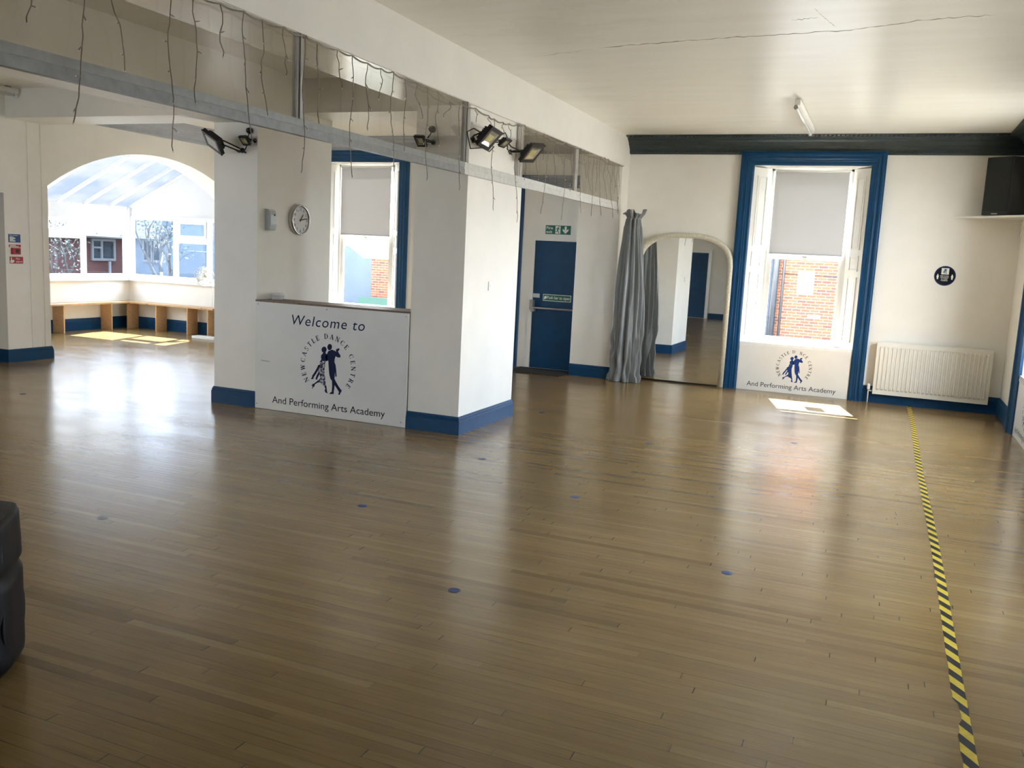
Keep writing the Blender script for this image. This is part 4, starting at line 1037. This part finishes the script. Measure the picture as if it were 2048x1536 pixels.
plate('fire_action_notice', 8.045, 8.215, 1.535, 1.64, 'signblue', 'blue and white fire action notice, topmost on the left pier', 'notice', [('Fire action', 8.06, 8.18, 1.618, .014)], 'signpale', lambda mb, Q: lines(mb, Q, 8.06, 8.15, 1.545, 1.61, 6))
plate('warning_strip', 8.05, 8.218, 1.475, 1.508, 'red', 'narrow red notice strip just above the red alarm point', 'notice', [], 'signpale', lambda mb, Q: lines(mb, Q, 8.06, 8.20, 1.478, 1.505, 2))
t = thing('fire_alarm_point', (XL, 8.14, 1.39), 'red square fire alarm call point with dark button on the left pier', 'alarm')
mb = MB(); mb.box(XL + .0005, XL + .045, 8.075, 8.185, 1.385, 1.468); build('box', mb, 'red', t, bevel=.004)
mb = MB(); mb.lathe([(.026, .045), (.024, .049)], (XL, 8.135, 1.427), (1, 0, 0), 20); build('button', mb, 'black', t)
def hand_icon(mb, Q):
    mb.add([Q(8.062 + a, 1.275 + b, .0006) for a, b in ((.0, .0), (.034, .0), (.036, .035), (.022, .042), (.018, .075), (.008, .075), (.008, .035), (.0, .03))], [tuple(range(8))])
    mb.add([Q(8.105 + .014 * math.cos(k * PI / 5), 1.298 + .018 * math.sin(k * PI / 5), .0006) for k in range(10)], [tuple(range(10))])
plate('fire_alarm_sign', 8.055, 8.245, 1.268, 1.355, 'red', 'red fire alarm sign with hand symbol below the call point', 'sign', [('Fire', 8.145, 8.195, 1.318, .024), ('alarm', 8.142, 8.235, 1.282, .024)], 'signpale', hand_icon)

# ------------------------------------------------------------------ floor markings
o = None
mb = MB(); a, b = [], []
yy = 1.0; r = random.Random(4)
while yy <= 12.50:
    x = .458 + .006 * math.sin(yy * 1.3)
    tear = 0
    if 3.66 < yy < 3.84: tear = .020
    if 3.55 < yy < 3.66: tear = .008
    if 5.28 < yy < 5.34: tear = .010
    a.append((x - .026 + tear + r.uniform(-.002, .002), yy, .0012)); b.append((x + .026 + r.uniform(-.001, .001), yy, .0012)); yy += .046
k = len(a); mb.add(a + b, [(i, i + 1, k + i + 1, k + i) for i in range(k - 1)])
o = build('hazard_tape', mb, 'tape', None, (.458, 6.7, .0012)); tag(o, 'yellow and black striped tape stuck along the floor', 'tape')
DOTS = [((-1.854, 3.88), 'blue floor dot, nearest one, left of the striped tape'),
        ((-.647, 4.872), 'blue floor dot nearest to the striped tape, in the window reflection'),
        ((-1.892, 5.904), 'blue floor dot in the middle of the open front floor'),
        ((-3.042, 4.906), 'blue floor dot lying in front of the welcome counter'),
        ((-4.217, 3.859), 'pale floor dot beside the moulded speaker, in the bright reflection'),
        ((-2.945, 6.596), 'blue floor dot just right of the right pillar front corner'),
        ((-1.897, 8.08), 'blue floor dot in front of the arched mirror, in line with its middle'),
        ((-.662, 8.994), 'blue floor dot nearest the sunlit patch below the window'),
        ((-3.32, 8.99), 'dark floor dot behind the right pillar towards the fire door'),
        ((-8.2, 6.508), 'dark floor dot far left, before the left pier')]
for (x, y), lab in DOTS:
    mb = MB(); mb.lathe([(.031, 0), (.030, .0015)], (x, y, .0006), (0, 0, 1), 24)
    o = build('floor_dot', mb, 'paledot' if 'pale' in lab else 'dot', None, (x, y, .0006)); tag(o, lab, 'floor marker', 'floor spacing dots')

# ------------------------------------------------------------------ moulded speaker at the left edge
ps = thing('floor_loudspeaker', (-3.125, 2.235, 0), 'black moulded loudspeaker standing on the floor at the left edge', 'speaker')
PSZ = .62
def ps_body():
    mb = MB(); fr = Vector((.80, .60, 0)).normalized(); sd = Vector((-fr.y, fr.x, 0)); c = Vector((-3.125, 2.235, 0))
    return mb, c, fr, sd
mb, c, fr, sd = ps_body()
NZ_, prof = 22, []
for k in range(NZ_ + 1):
    t_ = k / NZ_; z = .006 + (PSZ - .006) * t_
    e = min(1, math.sqrt(max(0, 1 - max(0, (.07 - t_) / .07) ** 2)), math.sqrt(max(0, 1 - max(0, (t_ - .95) / .05) ** 2)) + .55 * (t_ > .95))
    dpt = .155 * (.86 + .14 * e) - .018 * math.exp(-((t_ - .63) / .025) ** 2) - .022 * max(0, t_ - .6)
    w = .185 * (.90 + .10 * e)
    ring = []
    for j in range(28):
        a = 2 * PI * j / 28; ca, sa = math.cos(a), math.sin(a)
        p = 4.2; rr_ = (abs(ca) ** p + abs(sa) ** p) ** (-1 / p)
        ring.append(c + fr * (dpt * rr_ * ca) + sd * (w * rr_ * sa * (1 - .18 * (ca < 0) * -ca)) + Vector((0, 0, z)))
    prof.append(ring)
vs = [v for rg in prof for v in rg]; K = 28
mb.add(vs, [(i * K + j, i * K + (j + 1) % K, (i + 1) * K + (j + 1) % K, (i + 1) * K + j) for i in range(NZ_) for j in range(K)], 0, True)
mb.add(prof[0], [tuple(range(K))]); mb.add(prof[-1], [tuple(range(K))])
build('cabinet', mb, 'speakerblack', ps)
fc = c + fr * .150
mb = MB()
mb.lathe([(.142, -.014), (.146, -.006), (.138, -.003), (.115, -.008), (.05, -.009), (0, -.008)], fc + Vector((0, 0, .20)), fr, 36); build('woofer_grille', mb, 'blackgrille', ps)
mb = MB()
for k in range(1): pass
pts = []
for j in range(28):
    a = 2 * PI * j / 28; pts.append(fc + sd * (.125 * math.cos(a)) + Vector((0, 0, .475 + .062 * math.sin(a))) - fr * .012)
pin = [fc + sd * (.05 * math.cos(2 * PI * j / 28)) + Vector((0, 0, .475 + .022 * math.sin(2 * PI * j / 28))) - fr * .03 for j in range(28)]
mb.add(pts + pin, [(j, (j + 1) % 28, 28 + (j + 1) % 28, 28 + j) for j in range(28)], 0, True); mb.add(pin, [tuple(range(28))])
mb.tube(pts + [pts[0]], .006, 6); build('horn', mb, 'black', ps)
mb = MB(); mb.tube([c + Vector((0, 0, PSZ - .012)) + sd * -.07, c + Vector((0, 0, PSZ + .02)) + sd * -.06, c + Vector((0, 0, PSZ + .02)) + sd * .06, c + Vector((0, 0, PSZ - .012)) + sd * .07], .010, 8); build('handle', mb, 'black', ps)

# ------------------------------------------------------------------ conservatory
KX, KY = -13.0, 12.6          # inner faces of the glazed walls
IX = XL - TH
mb = MB(); mb.box(KX - .25, KX, 8.3, KY + .25, 0, .87)
struct('wall_conservatory_left', mb, 'wall', 'low white wall under the left conservatory glazing', 'wall')
mb = MB(); mb.box(KX, XL - TH, KY, KY + .25, 0, .87); mb.box(XL - TH, XL - .0, YF + .0, KY + .25, 0, 3.3)
struct('wall_conservatory_far', mb, 'wall', 'low white wall under the far conservatory glazing', 'wall')
mb = MB(); mb.box(KX - .25, IX, 8.15, 8.35, 0, 3.4)
struct('wall_conservatory_near', mb, 'wall', 'white end wall of the conservatory hidden behind the pier', 'wall')
baseboard('baseboard_conservatory', [([(KX, 8.35), (KX, KY), (IX, KY)], 1)], 'blue baseboard below the conservatory bench', .21, .02)
def glazing(name, P, a0, a1, mull, transoms, base, label):
    w = thing(name, base, label, 'window', None, 'structure')
    z0, z1 = .93, 2.06
    mb = MB(); mb.box(a0, a1, -.07, .16, .872, .93, P=P); build('sill', mb, 'upvc', w)
    mb = MB(); mb.box(a0, a1, 0, .07, z0, z0 + .06, P=P); mb.box(a0, a1, 0, .07, z1 - .07, z1, P=P)
    for a in mull: mb.box(a - .035, a + .035, 0, .07, z0 + .06, z1 - .07, P=P)
    for (ta, tb) in transoms: mb.box(ta, tb, 0, .07, 1.60, 1.70, P=P)
    build('frame', mb, 'upvc', w)
    for (ta, tb) in transoms:
        mb = MB()
        for q in ((ta, tb, 1.70, 1.745), (ta, tb, 1.945, 1.99), (ta, ta + .045, 1.745, 1.945), (tb - .045, tb, 1.745, 1.945)): mb.box(q[0], q[1], -.012, .05, q[2], q[3], P=P)
        build('vent_sash', mb, 'upvc', w)
    mm = sorted(mull)
    for a, b in zip(mm, mm[1:]):
        mb = MB(); mb.box(a + .035, b - .035, .030, .036, z0 + .06, z1 - .07, P=P); build('pane', mb, 'glass2', w)
    return w
PCL = lambda a, d_, z: (KX - d_, a, z); PCF = lambda a, d_, z: (a, KY + d_, z)
glazing('window_5', PCL, 8.35, KY, (8.39, 9.55, 10.6, 11.62, KY - .04), ((8.43, 9.51), (10.64, 11.58)), (KX, 10.5, .87), 'white framed conservatory glazing on the left, facing a brick house')
glazing('window_6', PCF, KX, IX, (KX + .06, -11.90, -11.13, IX - .04), ((-11.86, -11.17),), (-11.9, KY, .87), 'white framed conservatory glazing at the far end beside the fan')
# corner post, eaves and lean-to roof
RS = .464; RZ = 2.20
rz = lambda x: RZ + (x - KX) * RS
mb = MB(); mb.box(KX - .07, KX + .05, KY - .05, KY + .09, .93, 2.2)
struct('trim_7', mb, 'upvc', 'white corner post of the conservatory', 'trim')
rf = thing('conservatory_roof', (-12, 10.5, 2.2), 'lean-to conservatory roof of sky-painted sheets and white glazing bars', 'roof', None, 'structure')
mb = MB(); mb.box(KX - .10, KX + .03, 8.3, KY + .09, 2.06, RZ + .01); build('eaves_beam', mb, 'upvc', rf)
mb = MB(); mb.add([(KX - .12, 8.3, rz(KX - .12) + .03), (IX, 8.3, rz(IX) + .03), (IX, KY + .1, rz(IX) + .03), (KX - .12, KY + .1, rz(KX - .12) + .03)], [(0, 1, 2, 3)]); build('sheet', mb, 'polycarb', rf)
for y in (8.4, 8.85, 9.40, 9.95, 10.50, 11.05, 11.60, 12.15, KY + .02):
    mb = MB(); mb.prism([(KX, rz(KX) + .025), (IX, rz(IX) + .025), (IX, rz(IX) - .03), (KX, rz(KX) - .03)], lambda a, b: (a, y - .024, b), lambda a, b: (a, y + .024, b)); build('glazing_bar', mb, 'upvc', rf)
mb = MB(); mb.box(IX - .06, IX, 8.3, KY + .09, rz(IX) - .06, rz(IX) + .12); build('wall_plate', mb, 'upvc', rf)
mb = MB(); mb.prism([(KX, 2.06), (IX, 2.06), (IX, rz(IX)), (KX, rz(KX))], lambda a, b: (a, KY + .015, b), lambda a, b: (a, KY + .05, b)); build('gable_sheet', mb, 'gable', rf)
# corner bench
bn = thing('corner_bench', (-12.8, 12.3, 0), 'pale pine corner bench below the conservatory windows', 'bench')
mb = MB(); mb.prism([(KX, 8.4), (KX + .30, 8.4), (KX + .30, KY - .30), (IX - .01, KY - .30), (IX - .01, KY), (KX, KY)], lambda a, b: (a + .006 * (a == KX), b - .006 * (b == KY), .470), lambda a, b: (a + .006 * (a == KX), b - .006 * (b == KY), .498)); build('seat', mb, 'pine', bn)
for y in (8.9, 9.9, 10.92, 11.93):
    mb = MB(); mb.box(KX + .023, KX + .28, y - .012, y + .012, .001, .470); build('support_board', mb, 'pine', bn)
for x in (-12.76, -12.08, -11.36, -10.9):
    mb = MB(); mb.box(x - .012, x + .012, KY - .28, KY - .023, .001, .470); build('support_board', mb, 'pine', bn)
# fan at the right end of the glazing
fn = thing('wall_fan', (-10.80, 12.47, 1.0), 'ivory wall fan beside the conservatory window, partly behind the left pillar', 'fan')
fcn = Vector((-10.93, 12.28, 1.05)); fax = Vector((-.62, -.50, .60)).normalized()
fax = Vector((.80, -.55, .16)).normalized()
mb = MB()
for rr_ in (.17, .13, .09, .05): mb.tube([fcn + fax * (.045 * (1 - (rr_ / .17) ** 2)) + (Vector((0, 0, 1)) - fax * fax.z).normalized() * (rr_ * math.cos(a)) + fax.cross(Vector((0, 0, 1))).normalized() * (rr_ * math.sin(a)) for a in [2 * PI * k / 36 for k in range(37)]], .004, 6)
e1 = (Vector((0, 0, 1)) - fax * fax.z).normalized(); e2 = fax.cross(Vector((0, 0, 1))).normalized()
for k in range(30):
    a = 2 * PI * k / 30; d_ = e1 * math.cos(a) + e2 * math.sin(a)
    mb.tube([fcn + fax * .045, fcn + fax * .03 + d_ * .1, fcn + d_ * .17, fcn - fax * .04 + d_ * .12, fcn - fax * .05 + d_ * .04], .0022, 5)
build('guard', mb, 'fan', fn)
for k in range(3):
    a = 2 * PI * k / 3; d_ = e1 * math.cos(a) + e2 * math.sin(a); s_ = e1 * -math.sin(a) + e2 * math.cos(a)
    mb = MB(); pts = [fcn + d_ * .02 - s_ * .01, fcn + d_ * .14 - s_ * .05 + fax * .012, fcn + d_ * .145 + s_ * .03 - fax * .012, fcn + d_ * .02 + s_ * .02]
    mb.add(pts + [p + fax * .003 for p in pts], [(0, 1, 2, 3), (4, 5, 6, 7), (0, 1, 5, 4), (1, 2, 6, 5), (2, 3, 7, 6), (3, 0, 4, 7)]); build('blade', mb, 'fan', fn)
mb = MB(); mb.lathe([(.0, .03), (.035, .03), (.045, 0), (.045, -.09), (.03, -.13), (0, -.135)], fcn - fax * .04, fax, 20); build('motor', mb, 'fan', fn)
mb = MB(); mb.tube([fcn - fax * .12, Vector((-10.90, 12.42, .98)), Vector((-10.84, 12.52, .96)), Vector((-10.84, KY - .01, .96))], .018, 10); build('arm', mb, 'fan', fn)
mb = MB(); mb.box(-10.89, -10.79, KY - .075, KY - .0, .87, 1.04) ; build('base', mb, 'fan', fn, bevel=.01)
mb = MB(); mb.tube([(-10.86, 12.40, .95), (-10.862, 12.40, .75), (-10.86, 12.40, .52)], .003, 6); mb.lathe([(.003, 0), (.010, -.02), (.010, -.035), (0, -.04)], (-10.86, 12.40, .52), (0, 0, 1), 10); build('pull_cord', mb, 'fan', fn)
mb = MB(); mb.box(-10.90, -10.42, 11.93, 12.10, .001, .045)
o = build('flat_board', mb, 'white', None, (-10.66, 12.0, .001), bevel=.004); tag(o, 'low white board lying on the conservatory floor below the fan', 'board')
# door on the wall behind the viewpoint (seen in the mirror)
dr = thing('door_2', (-5.62, YN + .02, 0), 'blue door in a white frame, seen in the arched mirror', 'door', None, 'structure')
mb = MB(); mb.box(-6.20, -6.10, YN + .001, YN + .05, 0, 2.14); mb.box(-5.14, -5.04, YN + .001, YN + .05, 0, 2.14); mb.box(-6.10, -5.14, YN + .001, YN + .05, 2.04, 2.14); build('door_frame', mb, 'white', dr)
mb = MB(); mb.box(-6.10, -5.14, YN + .001, YN + .03, .01, 2.04); build('door_leaf', mb, 'blue', dr)

# ------------------------------------------------------------------ outside
mb = MB(); mb.box(-70, 40, 13.3, 60, -1.3, -1.2); mb.box(-70, -13.6, -30, 13.3, -1.3, -1.2); mb.box(2.2, 40, -30, 13.3, -1.3, -1.2)
struct('ground', mb, 'asphalt', 'grey paving outside the building', 'ground')
bb = thing('brick_building', (-1, 24.5, -1.2), 'orange brick building seen through the far window with the paper notice', 'building')
mb = MB(); mb.box(-2.62, 4.0, 24, 28, -1.2, 5.5); build('wall', mb, 'brick', bb)
mb = MB(); mb.box(-4.2, -2.62, 24.3, 28, -1.2, 5.5); build('side_wing', mb, 'render', bb)
mb = MB(); mb.tube([(-2.62, 23.9, -1.2), (-2.62, 23.9, 5.5)], .085, 12); build('downpipe', mb, 'pipe', bb)
mb = MB(); mb.tube([(-2.42, 23.93, -1.2), (-2.42, 23.93, 5.5)], .03, 10); build('downpipe', mb, 'pipe', bb)
mb = MB(); mb.box(-1.74, -1.43, 23.985, 23.999, .445, .545); build('wall_plate', mb, 'paper', bb)
mb = MB(); mb.prism([(-1.10, -.4), (-.60, -.4), (-.60, 1.0), (-.92, 1.02), (-.95, .70), (-1.08, .65), (-1.02, .1)], lambda a, b: (a, 23.995, b), lambda a, b: (a, 23.999, b)); build('render_patch', mb, 'stone', bb)
mb = MB(); mb.tube([(-2.4, 23.97, 1.56), (3, 23.97, 1.50)], .012, 6); build('wall_cable', mb, 'pipe', bb)
mb = MB(); mb.box(-2.86, -2.76, 23.5, 23.6, -1.2, .62)
o = build('gate_post', mb, 'teal', None, (-2.81, 23.55, -1.2)); tag(o, 'teal post standing beside the grey downpipe outside', 'post')
b2 = thing('brick_outbuilding', (-14, 24.5, -1.2), 'low brick outbuilding with grey gable seen behind the welcome counter', 'building')
mb = MB(); mb.box(-14.78, -11.5, 24, 27, -1.2, 1.36); build('wall', mb, 'brick', b2)
mb = MB(); mb.prism([(-16.6, -1.2), (-14.78, -1.2), (-14.78, 1.36), (-15.08, 1.36), (-15.65, 1.72), (-16.6, 1.72)], lambda a, b: (a, 24.0, b), lambda a, b: (a, 27, b)); build('gable_wall', mb, 'render', b2)
mb = MB(); mb.box(-14.72, -12.2, 23.2, 23.25, -1.2, .20)
o = build('hoarding', mb, 'hoarding', None, (-13.5, 23.2, -1.2)); tag(o, 'low green hoarding outside, in front of the outbuilding', 'fence')
ha = thing('brick_house', (-25, 21, -1.2), 'red brick house with tiled roof seen through the left conservatory glazing', 'house')
mb = MB(); mb.box(-31, -24, 15.0, 27.5, -1.2, 1.68); build('wall', mb, 'brickred', ha)
mb = MB(); mb.add([(-23.7, 14.7, 1.60), (-23.7, 27.8, 1.60), (-27.5, 25.0, 6.2), (-27.5, 18.0, 6.2), (-31.3, 27.8, 1.6), (-31.3, 14.7, 1.6)], [(0, 1, 2, 3), (1, 4, 2), (4, 5, 3, 2), (5, 0, 3)]); build('roof', mb, 'tiles', ha)
mb = MB(); mb.tube([(-23.68, 14.7, 1.60), (-23.68, 27.8, 1.60)], .05, 10); build('gutter', mb, 'pipe', ha)
mb = MB()
for q in ((21.65, 22.62, 1.46, 1.54), (21.65, 22.62, .82, .90), (21.65, 21.72, .9, 1.46), (22.55, 22.62, .9, 1.46), (22.02, 22.09, .9, 1.46), (21.72, 22.02, 1.22, 1.28)): mb.box(-23.97, -23.90, q[0], q[1], q[2], q[3])
wf = build('window_frame', mb, 'housewhite', ha)
mb = MB(); mb.box(-23.99, -23.95, 21.72, 22.55, .9, 1.46); build('pane', mb, 'housewindow', wf)
mb = MB(); mb.tube([(-23.9, 22.35, -1.2), (-23.9, 22.35, .8)], .05, 8); build('downpipe', mb, 'housewhite', ha)
hb = thing('rendered_house', (-20, 21, -1.2), 'grey blue rendered house seen through the far conservatory glazing', 'house')
mb = MB(); mb.box(-21.2, -19.33, 20.6, 26, -1.2, 1.68); build('wall', mb, 'render', hb)
mb = MB(); mb.add([(-21.4, 20.35, 1.62), (-19.3, 20.35, 1.62), (-19.3, 23.3, 4.4), (-21.4, 23.3, 4.4), (-19.3, 26.2, 1.62), (-21.4, 26.2, 1.62)], [(0, 1, 2, 3), (3, 2, 4, 5), (1, 4, 2), (0, 3, 5)]); build('roof', mb, 'tiles', hb)
mb = MB(); mb.box(-19.33, -18.70, 20.0, 21, -1.2, 2.28); build('tall_gable', mb, 'render', hb)
mb = MB()
for q in ((-20.62, -19.9, 1.56, 1.62), (-20.62, -19.9, .93, 1.0), (-20.62, -20.56, 1, 1.56), (-19.96, -19.9, 1, 1.56), (-20.3, -20.24, 1, 1.56)): mb.box(q[0], q[1], 20.52, 20.59, q[2], q[3])
wf = build('window_frame', mb, 'housewhite', hb)
mb = MB(); mb.box(-20.56, -19.96, 20.57, 20.6, 1, 1.56); build('pane', mb, 'housewindow', wf)
mb = MB(); mb.box(-18.7, -13.5, 20.0, 20.3, -1.2, 1.34)
o = build('garden_wall', mb, 'render', None, (-16, 20.1, -1.2)); tag(o, 'low grey garden wall outside the far conservatory glazing', 'wall', None, 'structure')
def tree(name, x, y, z0, h_, spread, seed, label, cat='tree'):
    r = random.Random(seed); t = thing(name, (x, y, z0), label, cat)
    mb = MB(); tips = []
    def br(p, d_, L, rad, dep):
        pts = [p]; q = p
        for k in range(4):
            d_ = (d_ + Vector((r.uniform(-.25, .25), r.uniform(-.25, .25), r.uniform(-.05, .2)))).normalized(); q = q + d_ * (L / 4); pts.append(q)
        mb.tube(pts, [rad * (1 - .12 * i) for i in range(5)], 5)
        if dep == 0: tips.append(q); return
        for k in range(3 if dep > 1 else 4):
            dd = (d_ + Vector((r.uniform(-1, 1), r.uniform(-1, 1), r.uniform(-.1, .7))) * spread).normalized(); br(pts[2 + k % 3], dd, L * .62, rad * .5, dep - 1)
    br(Vector((x, y, z0)), Vector((0, 0, 1)), h_ * .5, h_ * .025, 3)
    build('trunk', mb, 'bark', t)
    mb = MB()
    for p in tips:
        for k in range(10):
            c_ = p + Vector((r.gauss(0, .12), r.gauss(0, .12), r.gauss(0, .12))); a = Vector((r.uniform(-1, 1), r.uniform(-1, 1), r.uniform(-1, 1))).normalized(); b_2 = a.cross(Vector((r.uniform(-1, 1), r.uniform(-1, 1), r.uniform(-1, 1)))).normalized()
            mb.add([c_ - a * .05, c_ + b_2 * .025, c_ + a * .05, c_ - b_2 * .025], [(0, 1, 2, 3)])
    build('foliage', mb, 'leaf', t)
tree('garden_tree', -17.0, 17.6, -1.2, 4.2, .8, 3, 'sparse garden tree outside the far conservatory glazing')
tree('bushy_tree', -22.3, 18.9, -1.2, 3.2, 1.0, 5, 'leafy bush against the brick house wall outside')

# ------------------------------------------------------------------ light
wd = bpy.data.worlds.new('sky'); SC.world = wd; wd.use_nodes = True; nt = wd.node_tree; nt.nodes.clear(); h = N(nt)
tc = h.add('ShaderNodeTexCoord'); mp = h.add('ShaderNodeMapping'); mp.inputs['Scale'].default_value = (1, 1, 2.2); h.l(tc.outputs['Generated'], mp.inputs[0])
nz = h.noise(mp.outputs[0], 2.6, 6, .6)
colr = h.ramp(nz, [(.36, (.45, .66, 1.0)), (.58, (1.0, .99, .97))])
sx_ = h.add('ShaderNodeSeparateXYZ'); h.l(tc.outputs['Generated'], sx_.inputs[0])
side = h.ramp(h.math('MULTIPLY_ADD', sx_.outputs[0], .5, .5), [(.15, (.56, .57, .60)), (.42, (.74, .75, .77)), (.70, (1.0, 1.0, 1.0))])   # sky dimmed towards the left, put in to soften the conservatory glare
colr = h.mix(1.0, colr, side, 'MULTIPLY')
bg = h.add('ShaderNodeBackground'); h.l(colr, bg.inputs[0]); bg.inputs[1].default_value = 24.0
wo = h.add('ShaderNodeOutputWorld'); h.l(bg.outputs[0], wo.inputs[0])
sd_ = bpy.data.lights.new('sun', 'SUN'); sd_.energy = 80; sd_.angle = math.radians(.53); sd_.color = (1, .95, .86)
so = bpy.data.objects.new('sun', sd_); COL.objects.link(so)
so.rotation_euler = Vector((.25, -1, -1.05)).to_track_quat('-Z', 'Y').to_euler(); so.location = (-4, 30, 20)
def portal(name, loc, sx, sy, direction):
    l = bpy.data.lights.new(name, 'AREA'); l.shape = 'RECTANGLE'; l.size = sx; l.size_y = sy; l.cycles.is_portal = True
    o = bpy.data.objects.new(name, l); COL.objects.link(o); o.location = loc
    o.rotation_euler = Vector(direction).to_track_quat('-Z', 'Y').to_euler(); return o
for ac in (W1, W2): portal('sky_portal', (ac, YF + .42, 1.86), 1.6, 2.5, (0, -1, 0))
for ac in (W3, W4, W7): portal('sky_portal', (XR + .42, -ac, 1.86), 1.6, 2.5, (-1, 0, 0))
portal('sky_portal', (XL - .47, W10, 1.86), 1.6, 2.5, (1, 0, 0))
for ac in (W9,): portal('sky_portal', (-ac, YN - .42, 1.86), 1.6, 2.5, (0, 1, 0))
portal('sky_portal', (KX - .3, 10.5, 1.6), 4.4, 1.5, (1, 0, 0)); portal('sky_portal', (-11.9, KY + .3, 2.0), 2.5, 2.4, (0, -1, 0))
pr_ = portal('sky_portal', (-11.9, 10.5, 3.2), 3.0, 4.6, (RS, 0, -1))

vs_ = SC.view_settings; SC.display_settings.display_device = 'sRGB'
vs_.view_transform = 'Standard'; vs_.look = 'None'; vs_.gamma = 1; vs_.use_curve_mapping = False; vs_.exposure = 0.5
